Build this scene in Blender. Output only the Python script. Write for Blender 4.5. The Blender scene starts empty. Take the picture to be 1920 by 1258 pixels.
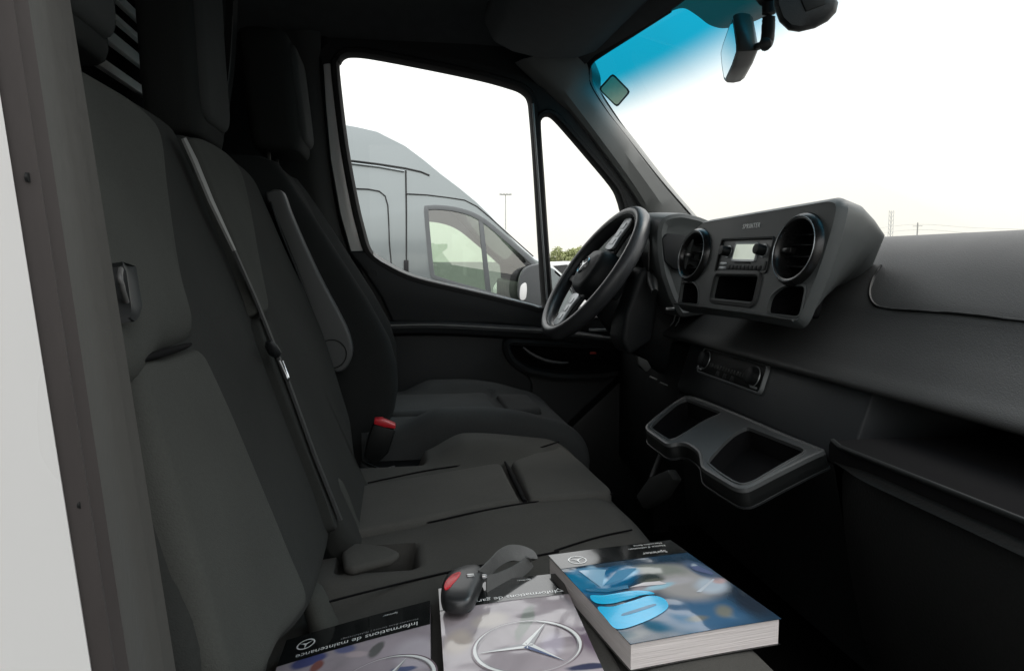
import bpy, bmesh, math, random
from mathutils import Vector, Matrix
from mathutils.geometry import tessellate_polygon
random.seed(7)
R = math.radians
scene = bpy.context.scene
col = scene.collection

# ------------------------------------------------------------------ camera
EYE = Vector((0.0, 0.0, 1.5))
F_PX, CX, CY = 1400.0, 960.0, 629.0
YAW, PITCH = R(9.0), math.atan((CY - 490.0) / F_PX)
fwd = Vector((math.sin(YAW) * math.cos(PITCH), math.cos(YAW) * math.cos(PITCH), -math.sin(PITCH)))
rgt = Vector((math.cos(YAW), -math.sin(YAW), 0.0))
upv = rgt.cross(fwd)
cd = bpy.data.cameras.new('camera')
cam = bpy.data.objects.new('camera', cd); col.objects.link(cam)
cam.matrix_world = Matrix(((rgt.x, upv.x, -fwd.x, EYE.x), (rgt.y, upv.y, -fwd.y, EYE.y),
                           (rgt.z, upv.z, -fwd.z, EYE.z), (0, 0, 0, 1)))
cd.sensor_width = 36.0; cd.lens = F_PX / 1920.0 * 36.0
cd.clip_start = 0.02; cd.clip_end = 3000.0
scene.camera = cam

# ------------------------------------------------------------------ world, sun, exposure
SUN_EL, SUN_AZ = R(52.0), R(75.0)      # azimuth measured from +Y towards +X
w = bpy.data.worlds.new('World'); scene.world = w; w.use_nodes = True
wn = w.node_tree; N = wn.nodes; N.clear()
wo = N.new('ShaderNodeOutputWorld'); bg = N.new('ShaderNodeBackground'); bg.inputs['Strength'].default_value = 0.12
sky = N.new('ShaderNodeTexSky'); sky.sky_type = 'NISHITA'; sky.sun_disc = False
sky.sun_elevation = SUN_EL; sky.sun_rotation = SUN_AZ; sky.dust_density = 4.0; sky.air_density = 1.0
tc = N.new('ShaderNodeTexCoord'); sx = N.new('ShaderNodeSeparateXYZ')
rp = N.new('ShaderNodeValToRGB')
e = rp.color_ramp.elements
e[0].position = 0.0; e[0].color = (0.98, 0.962, 0.885, 1)
e[1].position = 1.0; e[1].color = (2.55, 2.55, 2.6, 1)
x1 = e.new(0.10); x1.color = (1.08, 1.055, 0.97, 1)
x2 = e.new(0.30); x2.color = (1.45, 1.45, 1.42, 1)
cn = N.new('ShaderNodeTexNoise'); cn.inputs['Scale'].default_value = 2.2; cn.inputs['Detail'].default_value = 5
cm = N.new('ShaderNodeMapRange'); cm.inputs['To Min'].default_value = 8.3; cm.inputs['To Max'].default_value = 9.3
mu = N.new('ShaderNodeVectorMath'); mu.operation = 'SCALE'
mx = N.new('ShaderNodeMix'); mx.data_type = 'RGBA'; mx.inputs[0].default_value = 0.88
L = wn.links.new
L(tc.outputs['Generated'], sx.inputs[0]); L(sx.outputs['Z'], rp.inputs[0])
L(tc.outputs['Generated'], cn.inputs['Vector']); L(cn.outputs[0], cm.inputs['Value'])
L(rp.outputs[0], mu.inputs[0]); L(cm.outputs[0], mu.inputs['Scale'])
L(sky.outputs[0], mx.inputs[6]); L(mu.outputs[0], mx.inputs[7])
L(mx.outputs[2], bg.inputs['Color']); L(bg.outputs[0], wo.inputs['Surface'])
sd = bpy.data.lights.new('sun', 'SUN'); sd.energy = 0.9; sd.angle = R(20); sd.color = (1.0, 0.96, 0.9)
so = bpy.data.objects.new('sun', sd); col.objects.link(so); so.location = (3, -6, 9)
sdir = Vector((math.sin(SUN_AZ) * math.cos(SUN_EL), math.cos(SUN_AZ) * math.cos(SUN_EL), math.sin(SUN_EL)))
so.rotation_euler = (-sdir).to_track_quat('-Z', 'Y').to_euler()
vs = scene.view_settings
scene.display_settings.display_device = 'sRGB'
vs.view_transform = 'Standard'; vs.look = 'None'; vs.gamma = 1.0; vs.use_curve_mapping = False
vs.exposure = 0.22
scene.render.engine = 'CYCLES'
scene.cycles.max_bounces = 10; scene.cycles.transparent_max_bounces = 16
scene.cycles.use_denoising = True

# ------------------------------------------------------------------ sight lines: a pixel of the photograph to a point on a real plane
def ray(px, py):
    return fwd + rgt * ((px - CX) / F_PX) - upv * ((py - CY) / F_PX)
def on_plane(px, py, n, d):
    n = Vector(n); r = ray(px, py)
    return EYE + r * ((d - n.dot(EYE)) / n.dot(r))
def at_x(px, py, v): return on_plane(px, py, (1, 0, 0), v)
def at_y(px, py, v): return on_plane(px, py, (0, 1, 0), v)
def at_z(px, py, v): return on_plane(px, py, (0, 0, 1), v)
V = Vector

# ------------------------------------------------------------------ materials
MATS = {}
def mat(name, color, rough=0.5, metal=0.0, spec=0.5, var=0.0, vscale=30.0, bump=0.0, bscale=300.0, coat=0.0, sheen=0.0, emit=None, detail=4, stretch=None):
    if name in MATS: return MATS[name]
    m = bpy.data.materials.new(name); m.use_nodes = True; MATS[name] = m
    nt = m.node_tree; b = nt.nodes['Principled BSDF']
    b.inputs['Base Color'].default_value = (*color, 1); b.inputs['Roughness'].default_value = rough
    b.inputs['Metallic'].default_value = metal; b.inputs['Specular IOR Level'].default_value = spec
    b.inputs['Coat Weight'].default_value = coat; b.inputs['Coat Roughness'].default_value = 0.05
    if sheen: b.inputs['Sheen Weight'].default_value = sheen; b.inputs['Sheen Roughness'].default_value = 0.5
    if emit: b.inputs['Emission Color'].default_value = (*emit[0], 1); b.inputs['Emission Strength'].default_value = emit[1]
    t = nt.nodes.new('ShaderNodeTexCoord'); src = t.outputs['Object']
    if stretch:
        mp = nt.nodes.new('ShaderNodeMapping'); mp.inputs['Scale'].default_value = stretch
        nt.links.new(src, mp.inputs[0]); src = mp.outputs[0]
    if var:
        n = nt.nodes.new('ShaderNodeTexNoise'); n.inputs['Scale'].default_value = vscale; n.inputs['Detail'].default_value = detail
        nt.links.new(src, n.inputs['Vector'])
        r = nt.nodes.new('ShaderNodeMapRange'); r.inputs['From Min'].default_value = 0.25; r.inputs['From Max'].default_value = 0.75
        r.inputs['To Min'].default_value = 1 - var; r.inputs['To Max'].default_value = 1 + var
        nt.links.new(n.outputs[0], r.inputs['Value'])
        s = nt.nodes.new('ShaderNodeVectorMath'); s.operation = 'SCALE'; s.inputs[0].default_value = color
        nt.links.new(r.outputs[0], s.inputs['Scale']); nt.links.new(s.outputs[0], b.inputs['Base Color'])
        r2 = nt.nodes.new('ShaderNodeMapRange'); r2.inputs['To Min'].default_value = max(0.02, rough - 0.08); r2.inputs['To Max'].default_value = min(1, rough + 0.08)
        nt.links.new(n.outputs[0], r2.inputs['Value']); nt.links.new(r2.outputs[0], b.inputs['Roughness'])
    if bump:
        n2 = nt.nodes.new('ShaderNodeTexNoise'); n2.inputs['Scale'].default_value = bscale; n2.inputs['Detail'].default_value = 2
        nt.links.new(src, n2.inputs['Vector'])
        bp = nt.nodes.new('ShaderNodeBump'); bp.inputs['Strength'].default_value = bump; bp.inputs['Distance'].default_value = 0.002
        nt.links.new(n2.outputs[0], bp.inputs['Height']); nt.links.new(bp.outputs[0], b.inputs['Normal'])
    return m

def fabric(name, color):
    """woven seat cloth: crossed fine threads with a heathered colour"""
    m = mat(name, color, 0.97, spec=0.03, sheen=0.015)
    nt = m.node_tree; b = nt.nodes['Principled BSDF']; t = nt.nodes.new('ShaderNodeTexCoord')
    n1 = nt.nodes.new('ShaderNodeTexNoise'); n1.inputs['Scale'].default_value = 420; n1.inputs['Detail'].default_value = 3
    n2 = nt.nodes.new('ShaderNodeTexNoise'); n2.inputs['Scale'].default_value = 7; n2.inputs['Detail'].default_value = 3
    ad = nt.nodes.new('ShaderNodeMath'); ad.operation = 'MULTIPLY_ADD'; ad.inputs[1].default_value = 0.7
    nt.links.new(t.outputs['Object'], n1.inputs['Vector']); nt.links.new(t.outputs['Object'], n2.inputs['Vector'])
    nt.links.new(n1.outputs[0], ad.inputs[0]); nt.links.new(n2.outputs[0], ad.inputs[2])
    r = nt.nodes.new('ShaderNodeMapRange'); r.inputs['From Min'].default_value = 0.5; r.inputs['From Max'].default_value = 1.2
    r.inputs['To Min'].default_value = 0.86; r.inputs['To Max'].default_value = 1.14
    nt.links.new(ad.outputs[0], r.inputs['Value'])
    s = nt.nodes.new('ShaderNodeVectorMath'); s.operation = 'SCALE'; s.inputs[0].default_value = color
    nt.links.new(r.outputs[0], s.inputs['Scale']); nt.links.new(s.outputs[0], b.inputs['Base Color'])
    bp = nt.nodes.new('ShaderNodeBump'); bp.inputs['Strength'].default_value = 0.35; bp.inputs['Distance'].default_value = 0.0015
    wv = nt.nodes.new('ShaderNodeTexNoise'); wv.inputs['Scale'].default_value = 900
    w2 = nt.nodes.new('ShaderNodeTexNoise'); w2.inputs['Scale'].default_value = 22; w2.inputs['Detail'].default_value = 2
    a2 = nt.nodes.new('ShaderNodeMath'); a2.operation = 'MULTIPLY_ADD'; a2.inputs[1].default_value = 1.2
    nt.links.new(t.outputs['Object'], wv.inputs['Vector']); nt.links.new(t.outputs['Object'], w2.inputs['Vector'])
    nt.links.new(w2.outputs[0], a2.inputs[0]); nt.links.new(wv.outputs[0], a2.inputs[2])
    nt.links.new(a2.outputs[0], bp.inputs['Height']); nt.links.new(bp.outputs[0], b.inputs['Normal'])
    return m

def glass(name, tint=(0.97, 0.98, 0.97), refl=0.06, band=None, gmax=0.10):
    m = bpy.data.materials.new(name); m.use_nodes = True; MATS[name] = m
    nt = m.node_tree; nt.nodes.clear()
    o = nt.nodes.new('ShaderNodeOutputMaterial'); tr = nt.nodes.new('ShaderNodeBsdfTransparent'); tr.inputs[0].default_value = (*tint, 1)
    gl = nt.nodes.new('ShaderNodeBsdfGlossy'); gl.inputs['Roughness'].default_value = 0.02
    mi = nt.nodes.new('ShaderNodeMixShader'); fr = nt.nodes.new('ShaderNodeLayerWeight'); fr.inputs[0].default_value = 0.15
    mr = nt.nodes.new('ShaderNodeMapRange'); mr.inputs['To Min'].default_value = refl * 0.5; mr.inputs['To Max'].default_value = gmax
    nt.links.new(fr.outputs['Fresnel'], mr.inputs['Value']); nt.links.new(mr.outputs[0], mi.inputs[0])
    nt.links.new(tr.outputs[0], mi.inputs[1]); nt.links.new(gl.outputs[0], mi.inputs[2]); nt.links.new(mi.outputs[0], o.inputs[0])
    if band:
        z0, z1, c = band      # the shade band printed in the laminate, by height on the pane
        g = nt.nodes.new('ShaderNodeNewGeometry'); s = nt.nodes.new('ShaderNodeSeparateXYZ'); nt.links.new(g.outputs['Position'], s.inputs[0])
        r = nt.nodes.new('ShaderNodeMapRange'); r.interpolation_type = 'SMOOTHSTEP'
        r.inputs['From Min'].default_value = z0; r.inputs['From Max'].default_value = z1
        nt.links.new(s.outputs['Z'], r.inputs['Value'])
        k = nt.nodes.new('ShaderNodeMix'); k.data_type = 'RGBA'; k.inputs[6].default_value = (*tint, 1); k.inputs[7].default_value = (*c, 1)
        nt.links.new(r.outputs[0], k.inputs[0]); nt.links.new(k.outputs[2], tr.inputs[0])
    return m

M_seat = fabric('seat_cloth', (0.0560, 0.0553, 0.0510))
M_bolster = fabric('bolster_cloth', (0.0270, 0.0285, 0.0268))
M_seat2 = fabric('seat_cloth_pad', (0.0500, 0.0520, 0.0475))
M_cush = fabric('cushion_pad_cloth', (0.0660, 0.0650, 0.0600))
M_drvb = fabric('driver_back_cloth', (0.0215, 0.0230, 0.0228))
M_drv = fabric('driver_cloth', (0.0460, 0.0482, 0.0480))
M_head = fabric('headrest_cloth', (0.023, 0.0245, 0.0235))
M_dash = mat('dash_plastic', (0.043, 0.0445, 0.0445), 0.5, spec=0.3, var=0.08, vscale=9, bump=0.22, bscale=620)
M_dash2 = mat('fascia_plastic', (0.080, 0.088, 0.088), 0.48, spec=0.4, var=0.06, vscale=12, bump=0.15, bscale=800)
M_dark = mat('dark_plastic', (0.014, 0.0155, 0.0165), 0.5, spec=0.28, var=0.08, vscale=12, bump=0.2, bscale=600)
M_black = mat('black_plastic', (0.007, 0.008, 0.008), 0.5, spec=0.22, var=0.08, vscale=20)
M_void = mat('recess_shade_plastic', (0.005, 0.005, 0.0055), 0.85, spec=0.06, var=0.1, vscale=20)  # near black, so the shade inside recesses is part of the colour
M_gloss = mat('gloss_black', (0.010, 0.010, 0.010), 0.28, spec=0.5, var=0.02, vscale=20)
M_rubber = mat('rubber_seal', (0.012, 0.012, 0.012), 0.65, spec=0.3, var=0.1, vscale=25)
M_door = mat('door_card', (0.020, 0.022, 0.0235), 0.6, spec=0.35, var=0.08, vscale=10, bump=0.25, bscale=600)
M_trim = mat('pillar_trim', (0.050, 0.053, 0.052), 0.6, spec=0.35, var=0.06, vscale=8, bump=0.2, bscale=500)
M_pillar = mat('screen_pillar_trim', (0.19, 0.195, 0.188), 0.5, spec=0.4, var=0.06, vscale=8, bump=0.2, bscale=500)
M_lining = mat('roof_lining', (0.072, 0.076, 0.078), 0.95, spec=0.1, var=0.08, vscale=30, bump=0.3, bscale=400)
M_white = mat('white_paint', (0.74, 0.74, 0.73), 0.3, spec=0.5, var=0.03, vscale=3, coat=0.4)
M_chrome = mat('satin_metal', (0.62, 0.63, 0.64), 0.28, metal=1.0, var=0.05, vscale=40)
M_silver = mat('silver_paint', (0.34, 0.36, 0.37), 0.38, metal=0.6, var=0.05, vscale=40)
M_belt = mat('belt_webbing', (0.030, 0.031, 0.031), 0.7, spec=0.3, var=0.2, vscale=300, stretch=(1, 1, 0.2))
M_carpet = mat('carpet', (0.012, 0.012, 0.012), 0.98, spec=0.1, var=0.3, vscale=200, bump=0.6, bscale=400)
M_red = mat('red_plastic', (0.55, 0.02, 0.03), 0.35, var=0.06, vscale=40)
M_slat = mat('slat_paint', (0.80, 0.81, 0.78), 0.55, var=0.06, vscale=12)
M_glass = glass('side_glass', (0.985, 0.99, 0.985), 0.03)
M_screen = glass('windscreen_glass', (0.99, 0.995, 0.985), 0.03, band=(1.86, 1.985, (0.005, 0.26, 0.40)))
M_mirror = mat('mirror_silver', (0.85, 0.88, 0.88), 0.02, metal=1.0)

# ------------------------------------------------------------------ builders
ORG = {}
def link(o): col.objects.link(o); return o
def tag(o, label=None, cat=None, group=None, kind=None):
    if label: o['label'] = label
    if cat: o['category'] = cat
    if group: o['group'] = group
    if kind: o['kind'] = kind
    return o
def thing(name, label, cat, loc, group=None):
    o = bpy.data.objects.new(name, None); o.location = loc; o.empty_display_size = 0.1; link(o)
    ORG[o.name] = V(loc)
    return tag(o, label, cat, group)
def mk(name, verts, faces, m, parent=None, smooth=True, angle=38, fix=True):
    vs_ = [V(v) for v in verts]
    if parent is not None:
        off = ORG[parent.name]
    else:
        off = V(((min(v.x for v in vs_) + max(v.x for v in vs_)) / 2, (min(v.y for v in vs_) + max(v.y for v in vs_)) / 2, min(v.z for v in vs_)))
    me = bpy.data.meshes.new(name)
    me.from_pydata([v - off for v in vs_], [], faces)
    if fix:
        bm = bmesh.new(); bm.from_mesh(me); bmesh.ops.remove_doubles(bm, verts=bm.verts, dist=1e-6)
        bmesh.ops.recalc_face_normals(bm, faces=bm.faces); bm.to_mesh(me); bm.free()
    for ml in (m if isinstance(m, (list, tuple)) else [m]): me.materials.append(ml)
    if smooth:
        me.polygons.foreach_set('use_smooth', [True] * len(me.polygons))
        me.set_sharp_from_angle(angle=R(angle))
    o = bpy.data.objects.new(name, me); link(o)
    if parent is not None:
        o.parent = parent
        # a part's own origin sits on its thing's origin
    else: o.location = off
    ORG[o.name] = off
    return o
def bev(name, verts, faces, m, parent, width, seg=3, angle=38, limit=25):
    bm = bmesh.new(); vv = [bm.verts.new(v) for v in verts]
    for f in faces:
        try: bm.faces.new([vv[i] for i in f])
        except ValueError: pass
    bmesh.ops.recalc_face_normals(bm, faces=bm.faces)
    if width:
        ed = [e_ for e_ in bm.edges if len(e_.link_faces) == 2 and e_.calc_face_angle(0) > R(limit)]
        bmesh.ops.bevel(bm, geom=ed, offset=width, segments=seg, affect='EDGES', profile=0.5, clamp_overlap=True)
    bm.verts.ensure_lookup_table(); bm.verts.index_update()
    V2 = [v.co.copy() for v in bm.verts]; F2 = [[v.index for v in f.verts] for f in bm.faces]; bm.free()
    return mk(name, V2, F2, m, parent, angle=angle)
def box(name, lo, hi, m, parent=None, b=0.003, seg=2, rot=None, piv=None):
    x0, y0, z0 = lo; x1_, y1, z1 = hi
    v = [V(p) for p in ((x0,y0,z0),(x1_,y0,z0),(x1_,y1,z0),(x0,y1,z0),(x0,y0,z1),(x1_,y0,z1),(x1_,y1,z1),(x0,y1,z1))]
    if rot is not None:
        c = V(piv) if piv else (V(lo) + V(hi)) / 2
        v = [c + rot @ (p - c) for p in v]
    f = [(0,3,2,1),(4,5,6,7),(0,1,5,4),(1,2,6,5),(2,3,7,6),(3,0,4,7)]
    return bev(name, v, f, m, parent, b, seg)
def rounded(pts, r, seg=5):
    """round the corners of a closed 2D polygon; r a number or one per corner"""
    out = []; n = len(pts)
    for i in range(n):
        p = V(pts[i]).to_2d(); a = V(pts[i - 1]).to_2d(); b = V(pts[(i + 1) % n]).to_2d()
        ri = r[i] if isinstance(r, (list, tuple)) else r
        da, db = (a - p), (b - p); la, lb = da.length, db.length
        k = min(ri, la * 0.48, lb * 0.48)
        if k < 1e-6: out.append((p.x, p.y)); continue
        A = p + da / la * k; B = p + db / lb * k
        for s in range(seg + 1):
            t = s / seg; q = A * (1 - t) ** 2 + p * 2 * t * (1 - t) + B * t * t
            out.append((q.x, q.y))
    return out
def dense(pts, step):
    out = []
    n = len(pts)
    for i in range(n):
        a = V(pts[i]); b = V(pts[(i + 1) % n]); k = max(1, int((b - a).length / step))
        for s in range(k): out.append(tuple(a + (b - a) * s / k))
    return out
def spline(pts, n=8, closed=False):
    """Catmull-Rom through points"""
    P = [V(p) for p in pts]; out = []; m_ = len(P); last = m_ if closed else m_ - 1
    for i in range(last):
        p1, p2 = P[i], P[(i + 1) % m_]
        p0 = P[i - 1] if (closed or i > 0) else p1 * 2 - p2
        p3 = P[(i + 2) % m_] if (closed or i + 2 < m_) else p2 * 2 - p1
        for s in range(n):
            t = s / n
            out.append(0.5 * ((2 * p1) + (p2 - p0) * t + (2 * p0 - 5 * p1 + 4 * p2 - p3) * t * t + (3 * p1 - p0 - 3 * p2 + p3) * t ** 3))
    if not closed: out.append(P[-1].copy())
    return out
def prism(name, pts3, ext, m, parent=None, b=0.003, seg=2, limit=25):
    """a closed 3D polygon pushed along ext"""
    ext = V(ext); n = len(pts3)
    v = [V(p) for p in pts3] + [V(p) + ext for p in pts3]
    f = [list(range(n)), list(range(2 * n - 1, n - 1, -1))] + [(i, (i + 1) % n, n + (i + 1) % n, n + i) for i in range(n)]
    return bev(name, v, f, m, parent, b, seg, limit=limit)
def loft(name, rings, m, parent=None, caps=True, closed=True, angle=38):
    n = len(rings[0]); v = [p for r_ in rings for p in r_]; f = []
    for k in range(len(rings) - 1):
        for i in range(n if closed else n - 1):
            j = (i + 1) % n
            f.append((k * n + i, k * n + j, (k + 1) * n + j, (k + 1) * n + i))
    if caps:
        f.append(list(range(n))); f.append(list(range((len(rings) - 1) * n, len(rings) * n)))
    return mk(name, v, f, m, parent, angle=angle)
def tube(name, path, r, m, parent=None, n=10, flat=1.0, closed=False, ref=(0, 0, 1)):
    P = [V(p) for p in path]; rings = []
    for i, p in enumerate(P):
        if closed: t = P[(i + 1) % len(P)] - P[i - 1]
        else: t = P[min(i + 1, len(P) - 1)] - P[max(i - 1, 0)]
        t.normalize(); a = t.cross(V(ref))
        if a.length < 1e-4: a = t.cross(V((1, 0, 0)))
        a.normalize(); b = a.cross(t)
        ri = r[i] if isinstance(r, (list, tuple)) else r
        rings.append([p + a * (math.cos(k * 2 * math.pi / n) * ri) + b * (math.sin(k * 2 * math.pi / n) * ri * flat) for k in range(n)])
    if closed: rings.append(rings[0])
    return loft(name, rings, m, parent, caps=not closed, angle=60)
def sheet(name, grid, m, parent=None, thick=0.0, tdir=None, angle=38):
    """a grid of points, made a closed slab when thick"""
    a, b = len(grid), len(grid[0]); v = [V(p) for r_ in grid for p in r_]
    f = [(i * b + j, i * b + j + 1, (i + 1) * b + j + 1, (i + 1) * b + j) for i in range(a - 1) for j in range(b - 1)]
    if thick:
        n0 = len(v); d = V(tdir) * thick; v += [p + d for p in v]
        f += [(n0 + q, n0 + r2, n0 + s, n0 + t) for q, r2, s, t in f]
        rim = [j for j in range(b)] + [i * b + b - 1 for i in range(1, a)] + [(a - 1) * b + j for j in range(b - 2, -1, -1)] + [i * b for i in range(a - 2, 0, -1)]
        for i in range(len(rim)):
            p, q = rim[i], rim[(i + 1) % len(rim)]; f.append((p, q, n0 + q, n0 + p))
    return mk(name, v, f, m, parent, angle=angle)
def pillow(name, outline, fr, m, parent=None, h=0.012, r=0.012, crown=0.006, depth=0.02, step=0.012, ncap=9, angle=60):
    """a padded panel: outline in the 2D frame fr=(origin, a, b, n); rounded rim, domed face, a skirt sunk into what carries it"""
    O, A, B, Nn = [V(q) for q in fr]
    pts = [V(p).to_2d() for p in dense(outline, step)]
    c = V((0, 0)); area = 0
    for i in range(len(pts)):
        p, q = pts[i], pts[(i + 1) % len(pts)]; k = p.x * q.y - q.x * p.y; area += k; c += (p + q) * k
    c /= (3 * area)
    rings = []
    prof = [(0.0, -depth)] + [(r * (1 - math.cos(t * math.pi / 2 / 5)), (h) * math.sin(t * math.pi / 2 / 5)) for t in range(6)]
    def lift(p, d, z): return O + A * p.x + B * p.y + Nn * z
    for d, z in prof:
        rings.append([lift(p + (c - p) * min(0.9, d / max((c - p).length, 1e-6)), d, z) for p in pts])
    for k in range(1, ncap + 1):
        t = k / ncap; ring = []
        for p in pts:
            s = min(0.9, r / max((c - p).length, 1e-6)); q = p + (c - p) * (s + (1 - s) * t * 0.995)
            ring.append(lift(q, 0, h + crown * (1 - (1 - t) ** 2)))
        rings.append(ring)
    return loft(name, rings, m, parent, caps=True, angle=angle)
def plate_holes(name, outer, holes, fn, m, parent=None, angle=30):
    """a plate with openings: outlines in 2D, fn(u, v, depth 0..1) gives the point"""
    polys = [outer] + holes
    tri = tessellate_polygon([[V((p[0], p[1], 0)) for p in q] for q in polys])
    flat = [p for q in polys for p in q]; n = len(flat)
    v = [fn(p[0], p[1], 0) for p in flat] + [fn(p[0], p[1], 1) for p in flat]
    f = [tuple(t) for t in tri] + [(t[2] + n, t[1] + n, t[0] + n) for t in tri]
    k = 0
    for q in polys:
        for i in range(len(q)):
            a, b = k + i, k + (i + 1) % len(q); f.append((a, b, b + n, a + n))
        k += len(q)
    return mk(name, v, f, m, parent, angle=angle)
def offset2d(pts, d):
    n = len(pts); out = []
    area = sum(pts[i][0] * pts[(i + 1) % n][1] - pts[(i + 1) % n][0] * pts[i][1] for i in range(n)); sg = 1 if area > 0 else -1
    for i in range(n):
        a, b = V(pts[i - 1]).to_2d(), V(pts[(i + 1) % n]).to_2d(); t = (b - a)
        if t.length < 1e-9: out.append(pts[i]); continue
        t.normalize(); nn = V((t.y, -t.x)) * sg
        out.append((pts[i][0] + nn.x * d, pts[i][1] + nn.y * d))
    return out
def ring(name, outline, sections, fn, m, parent=None, angle=40):
    """a moulding swept round an outline; sections = (offset, height) pairs, closed"""
    rings = []
    for d, z in sections + sections[:1]:
        rings.append([fn(p[0], p[1], z) for p in offset2d(outline, d)])
    return loft(name, rings, m, parent, caps=False, angle=angle)
def circle2(cx, cy, rx, ry, n=32, a0=0):
    return [(cx + rx * math.cos(a0 + i * 2 * math.pi / n), cy + ry * math.sin(a0 + i * 2 * math.pi / n)) for i in range(n)]
def text_mesh(name, s, size, fr, m, parent, depth=0.0004, align='CENTER', shear=0.0, space=1.0):
    O, A, B, Nn = [V(q) for q in fr]
    cu = bpy.data.curves.new(name, 'FONT'); cu.body = s; cu.size = size; cu.align_x = align; cu.align_y = 'CENTER'
    cu.shear = shear; cu.space_character = space; cu.resolution_u = 3; cu.extrude = depth / 2
    o = bpy.data.objects.new(name + '_source', cu); col.objects.link(o)
    me = bpy.data.meshes.new_from_object(o.evaluated_get(bpy.context.evaluated_depsgraph_get()))
    vv = [O + A * v.co.x + B * v.co.y + Nn * (v.co.z + depth / 2) for v in me.vertices]; ff = [list(p.vertices) for p in me.polygons]
    bpy.data.objects.remove(o); bpy.data.curves.remove(cu); bpy.data.meshes.remove(me)
    return mk(name, vv, ff, m, parent, smooth=False)
def flat_shape(name, pts, fr, m, parent, depth=0.0004):
    O, A, B, Nn = [V(q) for q in fr]
    v = [O + A * p[0] + B * p[1] for p in pts]
    return prism(name, v, Nn * depth, m, parent, b=0)
def smooth01(t): t = max(0.0, min(1.0, t)); return t * t * (3 - 2 * t)

#STRUCTURE
# ================================================================== THE GROUND
def ground_mat():
    m = mat('lot_asphalt', (0.085, 0.085, 0.082), 0.9, var=0.18, vscale=0.6, bump=0.3, bscale=40, detail=8)
    return m
g = mk('ground', [(-1500, -1500, 0), (1500, -1500, 0), (1500, 1500, 0), (-1500, 1500, 0)], [(0, 1, 2, 3)], ground_mat(), smooth=False)
tag(g, 'flat grey parking lot around the vans', kind='structure')

# ================================================================== THE CAB SHELL
cab = thing('van_cab', 'dark grey cab shell with roof lining, pillars and windscreen', 'van cab', (0.1, 1.2, 0.70))
def ws_x(y, z): return 0.519 + 0.752 * (2.03 - z) + 0.10 * (1 - ((y - 1.22) / 0.80) ** 2)
def on_ws(px, py):
    r = ray(px, py); t0, t1 = 0.3, 4.0
    f_ = lambda t: (EYE + r * t).x - ws_x((EYE + r * t).y, (EYE + r * t).z)
    # first crossing seen from the eye
    prev = f_(t0); t = t0; dt = 0.01
    while t < 4.0:
        t += dt; c_ = f_(t)
        if prev < 0 <= c_ or prev > 0 >= c_:
            a, b = t - dt, t
            for _ in range(40):
                mid = (a + b) / 2
                if (f_(a) < 0) == (f_(mid) < 0): a = mid
                else: b = mid
            return EYE + r * a
        prev = c_
    return EYE + r * 2.0

# floor, bulkhead and far side wall
box('floor', (-0.66, 0.36, 0.66), (1.05, 2.12, 0.70), M_carpet, cab, b=0.01)
box('bulkhead', (-0.70, 0.46, 0.70), (-0.62, 2.12, 2.22), M_black, cab, b=0.01)
box('side_wall', (-0.66, 2.10, 0.70), (-0.16, 2.16, 2.10), M_dark, cab, b=0.01)
for z0, z1 in ((1.806, 1.833), (1.856, 1.896), (1.901, 1.922), (1.936, 1.972), (1.985, 2.02)):
    prism('slat', [V((-0.45, 0.60, z0)), V((-0.45 - (z1 - z0) * 0.6, 0.60, z1)), V((-0.462 - (z1 - z0) * 0.6, 0.60, z1)), V((-0.462, 0.60, z0))], (0, 0.96, 0), M_slat, cab, b=0.002)
box('slat_frame', (-0.50, 1.56, 1.60), (-0.44, 1.62, 2.16), M_dark, cab, b=0.01)
box('slat_frame', (-0.50, 0.54, 1.60), (-0.44, 0.60, 2.16), M_dark, cab, b=0.01)

# roof lining: a cove along the driver's side and across the roof
prof = spline([(2.13, 2.075), (2.105, 2.09), (2.065, 2.12), (1.98, 2.165), (1.80, 2.19), (1.5, 2.20), (0.9, 2.20), (0.6, 2.175), (0.45, 2.12), (0.38, 2.06)], 6)
grid = []
for k in range(15):
    x = -0.70 + k * 0.085
    grid.append([V((x, p.x, p.y - 0.02 * max(0, (x - 0.25) / 0.25) ** 2)) for p in [V(q).to_2d() if not isinstance(q, Vector) else q for q in prof]])
sheet('roof_lining', grid, M_lining, cab, 0.03, (0, 0, 1))

# header rail above the windscreen
hp = [on_ws(1096, 140), on_ws(1103, 120), on_ws(1120, 104), on_ws(1150, 87), on_ws(1190, 64), on_ws(1230, 40), on_ws(1262, 20)]
z_end = hp[-1].z
for y in (1.5, 1.35, 1.2, 1.0, 0.8, 0.6, 0.46):
    zz = z_end + 0.001; hp.append(V((ws_x(y, zz), y, zz)))
rings = []
for p in hp:
    rings.append([p + V((0.005, 0, 0.006)), p + V((-0.012, 0, -0.004)), p + V((-0.035, 0, 0.012)), p + V((-0.075, 0, 0.05)), p + V((-0.10, 0, 0.11)), p + V((-0.04, 0, 0.13)), p + V((-0.005, 0, 0.05))])
loft('header_rail', rings, M_lining, cab)

# windscreen: a thin curved pane, the tint band is in the glass
grid = []
for j in range(23):
    y = 0.42 + j * (2.10 - 0.42) / 22
    row = []
    for i in range(19):
        z = 1.44 + i * (2.11 - 1.44) / 18
        row.append(V((ws_x(y, z) + 0.004, y, z)))
    grid.append(row)
sheet('windscreen', grid, M_screen, cab)
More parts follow.
